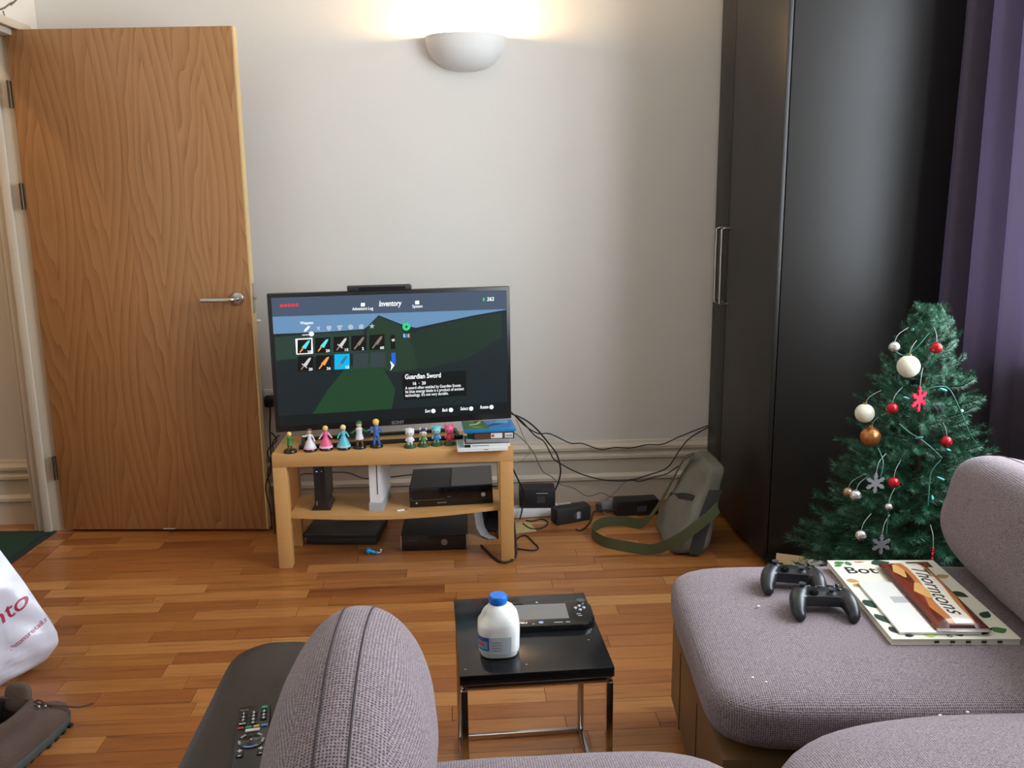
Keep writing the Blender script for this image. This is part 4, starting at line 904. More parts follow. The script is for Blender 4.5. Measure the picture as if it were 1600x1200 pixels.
# ------------------------------------------------------------------ side table
TT = 0.382
st_ = thing('side_table', 'small black side table on a square chrome frame', 'side table', (0.137, 1.863, 0), (0, 0, R(2.2)))
TBLK = mat('table_black', (0.008, 0.008, 0.009), 0.16, var=0.3, vscale=30, spec=0.5)
hw, hd_ = 0.163, 0.182
span('table_top', -hw, hw, -hd_, hd_, TT-0.022, TT, TBLK, st_, 0.0015)
span('top_rail', -hw+0.004, hw-0.004, -hd_+0.002, -hd_+0.014, TT-0.036, TT-0.0225, CHROME, st_, 0.001)
span('top_rail', -hw+0.004, hw-0.004, hd_-0.014, hd_-0.002, TT-0.036, TT-0.0225, CHROME, st_, 0.001)
for sx in (-1, 1):
    span('floor_rail', *sorted((sx*(hw-0.004), sx*(hw-0.016))), -hd_+0.015, hd_-0.015, 0.0, 0.013, CHROME, st_, 0.001)
    for sy in (-1, 1): span('leg', *sorted((sx*(hw-0.002), sx*(hw-0.016))), *sorted((sy*(hd_-0.001), sy*(hd_-0.015))), 0.0, TT-0.0365, CHROME, st_, 0.001)
    lathe('corner_bolt', [(0, 0), (0.0055, 0), (0.0045, 0.003), (0, 0.004)], CHROME, st_, (sx*(hw-0.009), -hd_-0.0005, TT-0.029), 12, rot=(R(90), 0, 0))
span('floor_rail', -hw+0.016, hw-0.016, hd_-0.014, hd_-0.002, 0.0, 0.013, CHROME, st_, 0.001)
for x, y_ in ((-0.15, -0.155), (-0.02, -0.150), (0.13, -0.06)):
    o = ball('speck', (x, y_, TT+0.0003), 0.0016, GREYL, st_, 8, (1.2, 1, 0.35))

# milk bottle
mb_l = onZ(779, 1030, TT); mb = thing('milk_bottle', 'white plastic milk bottle with blue cap on the side table', 'bottle', (0.067, 1.775, TT+0.0005), (0, 0, R(0)))
MILK = mat('milk_plastic', (0.86, 0.855, 0.82), 0.32, coat=0.2)
def bsec(z):
    """half widths, x offset and squareness of the bottle at height z"""
    K = [(0.0, 0.034, 0.034, 0, 3), (0.004, 0.041, 0.041, 0, 3.2), (0.02, 0.0455, 0.0455, 0, 3.2), (0.066, 0.0465, 0.0465, 0, 3.2), (0.080, 0.0455, 0.046, 0.000, 3.0), (0.088, 0.0415, 0.045, 0.003, 2.8), (0.100, 0.036, 0.041, 0.006, 2.5), (0.114, 0.030, 0.032, 0.004, 2.2), (0.124, 0.021, 0.022, 0.0, 2), (0.128, 0.0165, 0.0165, 0, 2), (0.136, 0.0165, 0.0165, 0, 2)]
    for a, b in zip(K, K[1:]):
        if a[0] <= z <= b[0]:
            t = (z-a[0])/(b[0]-a[0]); t = t*t*(3-2*t); return [a[i]+(b[i]-a[i])*t for i in range(1, 5)]
    return list(K[-1][1:])
def bpt(a, z, out=0.0):
    hx, hy, ox, n = bsec(z); c, s_ = math.cos(a), math.sin(a)
    r = (abs(c)**n+abs(s_)**n)**(-1/n)
    return Vector((ox+(hx+out)*c*r, (hy+out)*s_*r, z))
bm = bmesh.new(); zs_ = [0, 0.001, 0.002, 0.004, 0.008, 0.014, 0.02, 0.04, 0.06, 0.068, 0.074, 0.080, 0.084, 0.088, 0.094, 0.1, 0.107, 0.114, 0.119, 0.124, 0.128, 0.136]
NB = 40; rg = [[bm.verts.new(bpt(2*math.pi*k/NB, z)) for k in range(NB)] for z in zs_]
for a, b in zip(rg, rg[1:]):
    for k in range(NB): bm.faces.new((a[k], a[(k+1) % NB], b[(k+1) % NB], b[k]))
bm.faces.new(rg[0][::-1]); bm.faces.new(rg[-1])
obj('body', fin(bm, 'body', True), MILK, mb)
tube('handle', [(-0.008, 0, 0.120), (-0.022, 0, 0.110), (-0.029, 0, 0.096), (-0.033, 0, 0.084), (-0.034, 0, 0.072)], [0.010]*25, MILK, mb, n=12)
lathe('cap', [(0, 0.126), (0.0195, 0.126), (0.0205, 0.130), (0.0205, 0.142), (0.0185, 0.146), (0, 0.1475)], mat('cap_blue', (0.01, 0.16, 0.62), 0.3), mb, n=36)
def blabel(name, a0, a1, z0, z1, mt, out, parent):
    bm = bmesh.new(); n = 14
    lo = [bm.verts.new(bpt(R(a0+(a1-a0)*i/n), z0, out)) for i in range(n+1)]; mid = [bm.verts.new(bpt(R(a0+(a1-a0)*i/n), (z0+z1)/2, out)) for i in range(n+1)]; hi = [bm.verts.new(bpt(R(a0+(a1-a0)*i/n), z1, out)) for i in range(n+1)]
    for A, B in ((lo, mid), (mid, hi)):
        for i in range(n): bm.faces.new((A[i], A[i+1], B[i+1], B[i]))
    return obj(name, fin(bm, name, True), mt, parent)
lb = blabel('label', 186, 300, 0.016, 0.060, mat('label_pale', (0.52, 0.58, 0.62), 0.4), 0.0007, mb)
blabel('label_band', 186, 243, 0.026, 0.060, mat('label_navy', (0.05, 0.10, 0.32), 0.4), 0.0011, lb)
blabel('label_panel', 205, 240, 0.030, 0.050, mat('label_sky', (0.18, 0.42, 0.62), 0.4), 0.0015, lb)
blabel('label_print', 212, 232, 0.037, 0.047, mat('label_red', (0.62, 0.10, 0.12), 0.4), 0.0019, lb)
for i in range(4): blabel('label_text_line', 250, 275, 0.026+0.007*i, 0.0275+0.007*i, mat('label_ink', (0.18, 0.20, 0.24), 0.5), 0.0011, lb)

mb.scale = (0.98, 0.98, 0.90)
# tablet game controller
gp = thing('tablet_controller', 'black tablet game controller with grey screen on the side table', 'game controller', (0.168, 1.918, TT-0.008), (0, 0, R(0.5)))
def pad_poly(w_, h_, r): return rounded_poly(-w_/2, w_/2, -h_/2, h_/2, r, 8)
obj('shell', prism_me('shell', pad_poly(0.252, 0.128, 0.032), 0.0, 0.0145, 0.004), BLACKG, gp, (0, 0, 0.0085))
rbox('screen', (0.134, 0.077, 0.0008), (0, 0.006, 0.0232), mat('pad_screen', (0.16, 0.155, 0.145), 0.35), gp)
for s in (-1, 1):
    stk = lathe('thumbstick', [(0, 0), (0.009, 0), (0.007, 0.003), (0.006, 0.006), (0.010, 0.007), (0.010, 0.009), (0, 0.0085)], GREYD, gp, (s*0.104, 0.042, 0.0228), 18)
for dx, dy in ((0, 0.010), (0, -0.010), (0.010, 0), (-0.010, 0)): lathe('face_button', [(0, 0), (0.0042, 0), (0.0042, 0.002), (0.003, 0.003), (0, 0.003)], GREYL, gp, (0.098+dx, 0.017+dy, 0.0228), 12)
rbox('direction_pad', (0.022, 0.007, 0.003), (-0.098, 0.017, 0.0238), GREYD, gp, 0.001); rbox('direction_pad', (0.007, 0.022, 0.003), (-0.098, 0.017, 0.0239), GREYD, gp, 0.001)
lathe('home_button', [(0, 0), (0.0055, 0), (0.0055, 0.001), (0, 0.0012)], mat('home_blue', (0.28, 0.33, 0.55), 0.3), gp, (0, -0.048, 0.0228), 16)
lettering('WiiU', 0.010, WHITEPR, gp, (-0.060, -0.047, 0.0231), bold=0.0003, sx=1.3)
for x, y_, w_ in ((0.040, -0.050, 0.020), (0.062, -0.050, 0.010), (0.092, -0.012, 0.010), (0.094, -0.021, 0.010), (-0.018, -0.053, 0.005)): rbox('button_print', (w_, 0.0015, 0.0003), (x, y_, 0.0231), WHITEPR, gp)
lathe('camera_lens', [(0, 0), (0.003, 0), (0.003, 0.0006), (0, 0.0006)], GREYL, gp, (0, 0.056, 0.0228), 12)

# ------------------------------------------------------------------ game controllers on the ottoman
def blob_me(name, build, voxel=0.003, smooth=6):
    bm = bmesh.new(); build(bm); me = bpy.data.meshes.new(name); bm.to_mesh(me); bm.free()
    o = bpy.data.objects.new(name, me); C.objects.link(o)
    m1 = o.modifiers.new('r', 'REMESH'); m1.mode = 'VOXEL'; m1.voxel_size = voxel
    m2 = o.modifiers.new('s', 'SMOOTH'); m2.iterations = smooth; m2.factor = 0.5
    bpy.context.view_layer.update()
    out = bpy.data.meshes.new_from_object(o.evaluated_get(bpy.context.evaluated_depsgraph_get()))
    bpy.data.objects.remove(o); bpy.data.meshes.remove(me)
    for p in out.polygons: p.use_smooth = True
    out.name = name; return out
def ctl_shape(bm):
    M = Matrix.Translation((0, 0.012, 0.034)) @ Matrix.Diagonal((0.100, 0.055, 0.030, 1)); bmesh.ops.create_cube(bm, size=1, matrix=M)
    add_ball(bm, (0, 0.010, 0.036), 0.05, 20, (1.15, 0.55, 0.38))
    for s in (-1, 1):
        add_tube(bm, catmull([(s*0.042, 0.030, 0.036), (s*0.056, 0.008, 0.036), (s*0.063, -0.022, 0.031), (s*0.066, -0.046, 0.022), (s*0.064, -0.058, 0.015)], 4), [0.018, 0.019, 0.020, 0.021, 0.0215, 0.022, 0.022, 0.022, 0.0215, 0.021, 0.020, 0.019, 0.0175, 0.0165, 0.0155, 0.015, 0.0135], 14)
        add_ball(bm, (s*0.064, -0.057, 0.016), 0.0145, 12)
        add_ball(bm, (s*0.045, 0.036, 0.034), 0.019, 12, (1.2, 0.8, 0.9))
ctl_mesh = blob_me('shell', ctl_shape)
CTLM = mat('controller_black', (0.014, 0.015, 0.018), 0.34)
def controller(label, loc, rz):
    root = thing('game_controller', label, 'game controller', loc, (R(3), 0, rz), 'game controllers on the ottoman')
    obj('shell', ctl_mesh, CTLM, root)
    zt = 0.052
    def stick(x, y_):
        lathe('thumbstick', [(0, -0.004), (0.013, -0.004), (0.011, 0.0), (0.0055, 0.002), (0.0055, 0.007), (0.0085, 0.009), (0.009, 0.011), (0.006, 0.0105), (0, 0.010)], BLACKM, root, (x, y_, zt), 20)
    stick(-0.044, 0.026); stick(0.022, 0.0)
    lathe('dpad_dish', [(0, 0), (0.012, 0), (0.012, 0.002), (0, 0.001)], BLACKG, root, (-0.021, 0.0, zt+0.001), 20)
    rbox('direction_pad', (0.020, 0.006, 0.004), (-0.021, 0.0, zt+0.004), BLACKG, root, 0.001); rbox('direction_pad', (0.006, 0.020, 0.004), (-0.021, 0.0, zt+0.0042), BLACKG, root, 0.001)
    for dx, dy, c_ in ((0, -0.012, (60, 190, 60)), (0.012, 0, (210, 50, 50)), (-0.012, 0, (50, 90, 200)), (0, 0.012, (210, 180, 50))):
        bt = lathe('face_button', [(0, 0), (0.005, 0), (0.005, 0.003), (0.0035, 0.004), (0, 0.0042)], BLACKG, root, (0.044+dx, 0.026+dy, zt+0.001), 14)
        lettering({60: 'A', 210: 'B' if c_[1] == 50 else 'Y', 50: 'X'}[c_[0]], 0.006, mat('btn_%d_%d' % (c_[0], c_[1]), lin(c_), 0.4), bt, (0, 0, 0.0044), align='CENTER')
    lathe('guide_button', [(0, 0), (0.0075, 0), (0.0075, 0.001), (0, 0.0015)], GREYL, root, (0, 0.040, zt-0.003), 18, rot=(R(-30), 0, 0))
    for x in (-0.011, 0.011): lathe('menu_button', [(0, 0), (0.003, 0), (0.003, 0.0015), (0, 0.002)], GREYD, root, (x, 0.024, zt+0.0015), 12)
    for s in (-1, 1): rbox('bumper', (0.045, 0.012, 0.010), (s*0.042, 0.049, 0.040), BLACKG, root, 0.004, rot=(0, 0, s*R(-14)))
    return root
OZ = 0.443
controller('black game controller behind the other one, nearer the wardrobe', (0.766, 1.906, OZ), R(-16)).scale = (0.88, 0.88, 0.88)
controller('black game controller lying just in front of its twin, beside the crumbs', (0.786, 1.783, OZ), R(-9)).scale = (0.88, 0.88, 0.88)

# ------------------------------------------------------------------ magazines and chocolate on the ottoman
mg = thing('cookery_magazine', 'thick glossy magazine with green leaf cover under the booklet', 'magazine', (1.014, 1.812, OZ+0.001), (0, 0, R(-4.5)))
MW, MH, MT = 0.262, 0.405, 0.013
rbox('pages', (MW-0.003, MH-0.003, MT-0.002), (0, 0, MT/2), mat('pages', (0.78, 0.74, 0.62), 0.7), mg)
cvr = rbox('cover', (MW, MH, 0.001), (0, 0, MT-0.0005), mat('cover_ivory', (0.78, 0.76, 0.64), 0.3), mg)
rbox('back_cover', (MW, MH, 0.001), (0, 0, 0.0005), mat('cover_ivory', (0.78, 0.76, 0.64), 0.3), mg)
INK = mat('cover_ink', (0.02, 0.018, 0.016), 0.4); LEAF = mat('cover_leaf', (0.06, 0.20, 0.04), 0.4); LEAFD = mat('cover_leaf_dark', (0.015, 0.05, 0.03), 0.4); OCH = mat('cover_ochre', (0.50, 0.28, 0.08), 0.4); LIME = mat('cover_lime2', (0.35, 0.52, 0.10), 0.4)
lettering('Bot', 0.052, INK, cvr, (-0.108, 0.140, 0.0006), bold=0.0008)
lettering('NEW', 0.016, mat('cover_olive', (0.30, 0.26, 0.10), 0.5), cvr, (0.03, -0.180, 0.0006)); lettering('B', 0.022, INK, cvr, (-0.015, -0.188, 0.0006))
random.seed(3)
def leaf(cx, cy, L_, w_, a, mt, nm='leaf_print', par=None, z=0.0006):
    up = [(L_*i/8, w_*math.sin(math.pi*(i/8)**0.8)) for i in range(9)]; pts = up+[(x, -y*0.9) for x, y in up[-2:0:-1]]
    q = [(min(max(cx+x*math.cos(a)-y*math.sin(a), -MW/2+.001), MW/2-.001), min(max(cy+x*math.sin(a)+y*math.cos(a), -MH/2+.001), MH/2-.001)) for x, y in pts]
    obj(nm, flat_me(nm, q), mt, par or cvr, (0, 0, z))
for args in ((-0.12, 0.182, 0.03, 0.010, 0.3, LEAF), (-0.085, 0.170, 0.026, 0.009, 1.6, LEAF), (-0.125, 0.165, 0.024, 0.007, 0.4, LEAF), (-0.07, 0.190, 0.03, 0.006, 0.1, OCH), (-0.03, 0.180, 0.05, 0.018, 0.2, LEAFD), (-0.125, 0.085, 0.03, 0.012, -0.3, OCH), (-0.12, 0.05, 0.03, 0.010, 0.5, OCH), (-0.122, -0.02, 0.045, 0.016, -1.3, LEAFD), (-0.125, -0.09, 0.05, 0.012, -1.2, LEAFD), (-0.118, -0.15, 0.04, 0.014, -1.0, INK),
             (-0.06, -0.185, 0.028, 0.012, 0.0, LIME), (-0.10, -0.19, 0.02, 0.006, 0.1, INK), (0.005, -0.185, 0.02, 0.009, 0.2, INK), (0.06, -0.185, 0.05, 0.006, 0.7, INK), (0.09, -0.17, 0.035, 0.014, 0.3, LEAF), (0.10, -0.11, 0.04, 0.012, 0.9, LEAFD), (0.09, 0.02, 0.04, 0.016, -0.8, LEAFD), (0.095, 0.10, 0.035, 0.012, 0.3, OCH)): leaf(*args)
rbox('price_panel', (0.055, 0.032, 0.0004), (0.085, 0.175, 0.0007), mat('panel_brown', (0.12, 0.05, 0.02), 0.4), cvr)
for i in range(5): rbox('spine_print', (0.010, 0.0006, 0.005), (-0.04+0.032*i, -MH/2-0.0001, MT/2), INK, mg)
bkl = thing('white_booklet', 'white booklet lying on the leafy magazine under the chocolate bar', 'booklet', (0.985, 1.752, OZ+0.0145), (0, 0, R(-5)))
rbox('pages', (0.166, 0.246, 0.0055), (0, 0, 0.00275), mat('booklet_paper', (0.80, 0.79, 0.74), 0.35), bkl, 0.001)
rbox('printed_photo', (0.045, 0.030, 0.0003), (-0.018, 0.030, 0.0057), mat('booklet_grey', (0.45, 0.45, 0.43), 0.5), bkl)
obj('printed_photo', flat_me('printed_photo', [(0.0, -0.06), (0.05, -0.03), (0.07, -0.05), (0.07, -0.08), (0.01, -0.085)]), mat('booklet_buff', (0.58, 0.46, 0.30), 0.5), bkl, (0, 0, 0.0055))
for i, w_ in enumerate((0.05, 0.035)): rbox('text_line', (w_, 0.003, 0.0003), (0.015+0.012*i, -0.098-0.010*i, 0.0057), GREYL, bkl)
# chocolate bar in a printed wrapper: prints follow the pillow of the wrapper
ch = thing('chocolate_bar', 'brown and orange wrapped chocolate bar with black script on top of the booklet', 'chocolate bar', (1.040, 1.796, OZ+0.0205), (0, 0, R(-6)))
CW, CL = 0.112, 0.325
def chz(u, v):   # u, v in [-1, 1]
    return 0.0035+0.0135*max(0, 1-abs(u)**5)*max(0, 1-abs(v)**14)
def chpt(x, y, o=0.0): return Vector((x, y, chz(min(1, max(-1, 2*x/CW)), min(1, max(-1, 2*y/CL)))+o))
bm = bmesh.new(); NU, NV = 20, 40
top = [[bm.verts.new(chpt(CW*(i/NU-0.5), CL*(j/NV-0.5))) for i in range(NU+1)] for j in range(NV+1)]
bot = [[bm.verts.new((CW*(i/NU-0.5), CL*(j/NV-0.5), 0)) for i in range(NU+1)] for j in range(NV+1)]
for j in range(NV):
    for i in range(NU):
        bm.faces.new((top[j][i], top[j][i+1], top[j+1][i+1], top[j+1][i])); bm.faces.new((bot[j][i], bot[j+1][i], bot[j+1][i+1], bot[j][i+1]))
    bm.faces.new((top[j][0], top[j+1][0], bot[j+1][0], bot[j][0])); bm.faces.new((top[j][NU], bot[j][NU], bot[j+1][NU], top[j+1][NU]))
for i in range(NU): bm.faces.new((top[0][i], bot[0][i], bot[0][i+1], top[0][i+1])); bm.faces.new((top[NV][i], top[NV][i+1], bot[NV][i+1], bot[NV][i]))
wr = obj('wrapper', fin(bm, 'wrapper', True, 50), mat('wrapper_brown', (0.11, 0.022, 0.010), 0.2, spec=0.6), ch)
def chband(name, f0, f1, mt, o, y0=-0.155, y1=0.155, n=40):
    bm = bmesh.new(); rows = []
    for j in range(n+1):
        y_ = y0+(y1-y0)*j/n; a, b = f0(y_), f1(y_)
        rows.append([bm.verts.new(chpt(a+(b-a)*i/8, y_, o)) for i in range(9)])
    for A, B in zip(rows, rows[1:]):
        for i in range(8): bm.faces.new((A[i], A[i+1], B[i+1], B[i]))
    obj(name, fin(bm, name, True), mt, wr)
CRM = mat('wrapper_cream', (0.80, 0.74, 0.62), 0.25); ORN = mat('wrapper_orange', (0.55, 0.19, 0.05), 0.2); ORN2 = mat('wrapper_gold', (0.72, 0.40, 0.14), 0.2); RED = mat('wrapper_red', (0.20, 0.03, 0.012), 0.2)
chband('orange_swirl', lambda y: -0.028+0.010*math.sin(y*22), lambda y: 0.040+0.010*math.sin(y*18+1), ORN, 0.0004)
chband('cream_band', lambda y: -0.012+0.006*math.sin(y*20), lambda y: 0.030+0.006*math.sin(y*20+0.5), CRM, 0.0008)
chband('red_swirl', lambda y: -0.050, lambda y: -0.036+0.008*math.sin(y*25+2), RED, 0.0004)
chband('ribbon_bow', lambda y: -0.040+abs(y+0.01)*0.4, lambda y: -0.008-abs(y+0.01)*0.15, ORN2, 0.0012, -0.05, 0.03, 16)
chband('ribbon_bow', lambda y: -0.045+abs(y-0.10)*0.3, lambda y: -0.02-abs(y-0.1)*0.2, ORN2, 0.0012, 0.06, 0.135, 16)
me = text_me('Thorntons', 0.058, 0.0, 0.35, 'CENTER', 0.0)
for v in me.vertices:
    x, y_ = v.co.x*0.98, v.co.y*0.85
    v.co = chpt(0.009+y_+0.006*math.sin(-x*20), -x, 0.0014)
obj('lettering', me, INK, wr)
rbox('crimped_end', (CW*0.96, 0.016, 0.002), (0, -CL/2-0.004, 0.0025), mat('foil', (0.7, 0.66, 0.66), 0.25, metal=0.6), ch, 0.0006)
rbox('crimped_end', (CW*0.96, 0.014, 0.002), (0, CL/2+0.004, 0.0025), mat('wrapper_brown', (0, 0, 0)), ch, 0.0006)
# crumbs
for i, (x, y_) in enumerate(((1185, 947), (1176, 1059), (1197, 1066), (1470, 1106), (1513, 1101))):
    p = onZ(x, y_, OZ+0.002); o = obj('crumb', superbox_me('crumb', (0.007-0.001*(i % 3), 0.005, 0.004), n=2.5, res=3, wr=0.001, seed=i), mat('crumb_white', (0.8, 0.78, 0.72), 0.8), None, p)
    if i > 2: o.location.z = 0.430
    tag(o, 'tiny white crumb on the ottoman fabric', 'crumb', 'crumbs on the ottoman')
# things on the floor behind the ottoman
dp = tag(lathe('dish', [(0, 0), (0.06, 0), (0.10, 0.008), (0.115, 0.018), (0.112, 0.0195), (0.098, 0.011), (0.06, 0.004), (0, 0.004)], mat('dish_cream', (0.66, 0.55, 0.36), 0.4), None, (0.96, 2.865, 0.0), 40), 'cream dish with raised rim on the floor by the wardrobe corner', 'dish')
cd1 = tag(rbox('card', (0.12, 0.10, 0.003), (1.185, 2.955, 0.030), mat('card_buff', (0.52, 0.36, 0.18), 0.7), None, rot=(R(32), 0, R(-24))), 'buff card propped up at the foot of the wardrobe', 'card')
cd2 = tag(rbox('card', (0.15, 0.10, 0.003), (1.32, 2.93, 0.030), mat('card_white', (0.78, 0.76, 0.72), 0.6), None, rot=(R(32), 0, R(14))), 'white card propped up beside the buff card', 'card')

# ------------------------------------------------------------------ remote control on the armrest
rm = thing('remote_control', 'slim black remote control with coloured buttons on the armrest', 'remote control', (-0.308, 1.143, AZ+0.001), (0, 0, R(9.5)))
RW, RL, RT = 0.046, 0.172, 0.016
rbox('case', (RW, RL, RT), (0, 0, RT/2), BLACK, rm, 0.003)
def rb(x, y_, w_, h_, mt, nm='button'): rbox(nm, (w_, h_, 0.002), (x, y_, RT+0.0008), mt, rm, 0.0008)
y0 = RL/2
rb(0.015, y0-0.012, 0.008, 0.006, mat('btn_green', (0.03, 0.42, 0.16), 0.4)); lettering('MUTE', 0.0045, GREYL, rm, (-0.020, y0-0.013, RT+0.0004))
for r_ in range(4):
    for c_ in range(3):
        if r_ == 3 and c_ == 2: continue
        t = [['1', '2', '3'], ['4', '5', '6'], ['7', '8', '9'], ['EXIT', '0', '']][r_][c_]
        b_ = rbox('number_button', (0.010, 0.006, 0.002), ((c_-1)*0.0145, y0-0.024-0.0088*r_, RT+0.0006), BLACKM, rm, 0.0008)
        lettering(t, 0.0075 if len(t) == 1 else 0.0045, WHITEPR, b_, (0, 0, 0.0012), align='CENTER', bold=0.0002)
for i, c_ in enumerate(((0.55, 0.03, 0.05), (0.02, 0.36, 0.16), (0.75, 0.50, 0.10), (0.12, 0.28, 0.62))): rb(-0.0165+0.011*i, y0-0.060, 0.0085, 0.0048, mat('btn_colour_%d' % i, c_, 0.4), 'colour_button')
rb(0.0005, y0-0.0685, 0.020, 0.0060, WHITEPR, 'white_button')
lathe('ring_pad', [(0, 0), (0.019, 0), (0.019, 0.0012), (0.012, 0.0014), (0.0115, 0.002), (0, 0.0022)], BLACKG, rm, (0, y0-0.094, RT), 32)
for a0, mt in ((45, GREYL), (135, GREYL), (190, GREYL), (350, GREYL), (270, mat('btn_blue_pale', (0.20, 0.30, 0.75), 0.4))):
    sp_ = 34 if a0 == 270 else 16
    pts = [(0.0178*math.cos(R(a0+sp_*(i/6-0.5)*2)), 0.0178*math.sin(R(a0+sp_*(i/6-0.5)*2))) for i in range(7)]+[(0.0145*math.cos(R(a0+sp_*(0.5-i/6)*2)), 0.0145*math.sin(R(a0+sp_*(0.5-i/6)*2))) for i in range(7)]
    obj('ring_mark', prism_me('ring_mark', pts, 0, 0.0006), mt, rm, (0, y0-0.094, RT+0.0011))
lettering('+', 0.009, WHITEPR, rm, (0, y0-0.094, RT+0.0023), align='CENTER')
for x in (-0.014, 0.014):
    rb(x, y0-0.123, 0.010, 0.016, BLACKM, 'rocker'); lettering('+', 0.012, WHITEPR, rm, (x, y0-0.118, RT+0.0019), align='CENTER', bold=0.0004); lettering('-', 0.012, WHITEPR, rm, (x, y0-0.128, RT+0.0019), align='CENTER', bold=0.0004)

# ------------------------------------------------------------------ plastic carrier bag
cb = thing('carrier_bag', 'crumpled white plastic carrier bag with red script by the door side', 'bag', (-1.50, 2.47, 0))
def bagf(a, t):
    """front and back skin of the bag: a across (-1..1), t up (0..1)"""
    z = 0.62*t
    wv = [(0, 0.20), (0.05, 0.255), (0.14, 0.300), (0.2, 0.298), (0.45, 0.225), (0.7, 0.14), (0.88, 0.075), (1, 0.05)]
    for p, q in zip(wv, wv[1:]):
        if p[0] <= t <= q[0]: hw_ = p[1]+(q[1]-p[1])*(t-p[0])/(q[0]-p[0]); break
    return hw_, z
def bagsurf(x, t, side):
    hw_, z = bagf(0, t); a = max(-1, min(1, x/hw_))
    dep = (0.135*(1-t)**0.8+0.015)*(1-abs(a)**2.6)
    q = Vector((x if x > 0 else x*0.42, side*dep, z))
    dz = noise.noise(Vector((x*6, z*5, side*3)))*0.04+abs(noise.noise(Vector((x*11+z*8, z*8-x*6, side*7))))*0.06
    q.y += side*dz*(1-abs(a)**6)
    return q
bm = bmesh.new(); NA, NT = 46, 46; F_, B_ = [], []
for j in range(NT+1):
    t = j/NT; hw_, z = bagf(0, t)
    F_.append([bm.verts.new(bagsurf(hw_*math.sin(math.pi/2*(2*i/NA-1)), t, -1)) for i in range(NA+1)])
    B_.append([bm.verts.new(bagsurf(hw_*math.sin(math.pi/2*(2*i/NA-1)), t, 1)) for i in range(NA+1)])
for S in (F_, B_):
    for a, b in zip(S, S[1:]):
        for i in range(NA): bm.faces.new((a[i], a[i+1], b[i+1], b[i]))
for i in range(NA): bm.faces.new((F_[0][i], F_[0][i+1], B_[0][i+1], B_[0][i]))
bmesh.ops.remove_doubles(bm, verts=bm.verts, dist=0.0005)
BAGW = mat('bag_plastic', (0.66, 0.64, 0.72), 0.28, coat=0.2, var=0.04, vscale=8)
obj('film', fin(bm, 'film', True), BAGW, cb)
REDI = mat('bag_red', (0.42, 0.02, 0.06), 0.4)
def bagtext(body, size, x, z, rot, shear, mt, sx=1.0, al='LEFT'):
    me = text_me(body, size, 0.0, shear, al, 0.0)
    bmx = bmesh.new(); bmx.from_mesh(me); bmesh.ops.triangulate(bmx, faces=bmx.faces[:]); bmesh.ops.subdivide_edges(bmx, edges=[e for e in bmx.edges if e.calc_length() > 0.012], cuts=1)
    kill = []
    for v in bmx.verts:
        u, w_ = v.co.x*sx, v.co.y
        X = x+u*math.cos(rot)-w_*math.sin(rot); Z = z+u*math.sin(rot)+w_*math.cos(rot)
        tt = max(0.01, min(0.99, Z/0.62)); q = bagsurf(X, tt, -1); v.co = q+Vector((0, -0.0025, 0))
        if X > bagf(0, tt)[0]*0.997: kill.append(v)
    bmesh.ops.delete(bmx, geom=kill, context='VERTS')
    bmx.to_mesh(me); bmx.free(); me.materials.clear()
    obj('lettering', me, mt, cb)
p_ = onY(62, 922, 2.44)+Vector((1.50, 0, 0)); bagtext('clintons', 0.062, p_.x, p_.z, R(32), 0.4, REDI, al='RIGHT')
p_ = onY(76, 966, 2.44)+Vector((1.50, 0, 0)); bagtext('clintonsretail.com', 0.0200, p_.x, p_.z, R(36), 0.0, REDI, 0.8, al='RIGHT')
for s in (-1, 1): tube('handle', [(-0.04, s*0.012, 0.61), (-0.045, s*0.02, 0.68), (0.0, s*0.03, 0.72), (0.045, s*0.02, 0.68), (0.04, s*0.012, 0.61)], 0.006, BAGW, cb)

# ------------------------------------------------------------------ walking boot
bt = thing('walking_boot', 'scuffed brown leather walking boot beside the white carrier bag', 'boot', (-1.122, 2.055, 0), (0, 0, R(-10)))
bt.scale = (1.12, 1.08, 0.97)
BOOT = mat('boot_leather', (0.085, 0.052, 0.038), 0.75, var=0.45, vscale=14, bump=0.5, bscale=120); SOLE = mat('boot_sole', (0.055, 0.06, 0.055), 0.7, var=0.2, vscale=20); LINE = mat('boot_lining', (0.014, 0.012, 0.011), 0.9)
def foot(a, L0, L1, w0, w1):
    """plan outline at angle a: heel at -L0, toe at +L1"""
    c, s_ = math.cos(a), math.sin(a)
    y_ = L1*s_ if s_ > 0 else L0*s_
    wloc = w0 if s_ < 0 else w0+(w1-w0)*min(1, s_*1.4)
    n = 2.5; r = (abs(c)**n+abs(s_)**n)**(-1/n)
    return Vector((wloc*c*r, y_*r, 0))
def loft(name, secs, mt, parent, n=36, cap0=True, cap1=True):
    bm = bmesh.new(); rg = []
    for z, L0, L1, w0, w1, oy, tilt in secs:
        ring = []
        for k in range(n):
            p = foot(2*math.pi*k/n, L0, L1, w0, w1); p.z = z+tilt*p.y; p.y += oy; ring.append(bm.verts.new(p))
        rg.append(ring)
    for a, b in zip(rg, rg[1:]):
        for k in range(n): bm.faces.new((a[k], a[(k+1) % n], b[(k+1) % n], b[k]))
    if cap0: bm.faces.new(rg[0][::-1])
    if cap1: bm.faces.new(rg[-1])
    return obj(name, fin(bm, name, True, 55), mt, parent)
sole = loft('sole', [(0.0, 0.130, 0.150, 0.040, 0.048, 0, 0), (0.006, 0.136, 0.158, 0.044, 0.053, 0, 0), (0.024, 0.138, 0.160, 0.045, 0.055, 0, 0), (0.030, 0.134, 0.156, 0.043, 0.053, 0, 0)], SOLE, bt)
for i in range(9):
    for s in (-1, 1): rbox('tread_lug', (0.010, 0.012, 0.006), (s*(0.045 if i > 4 else 0.039), -0.11+0.028*i, 0.005), GAP, sole, 0.001)
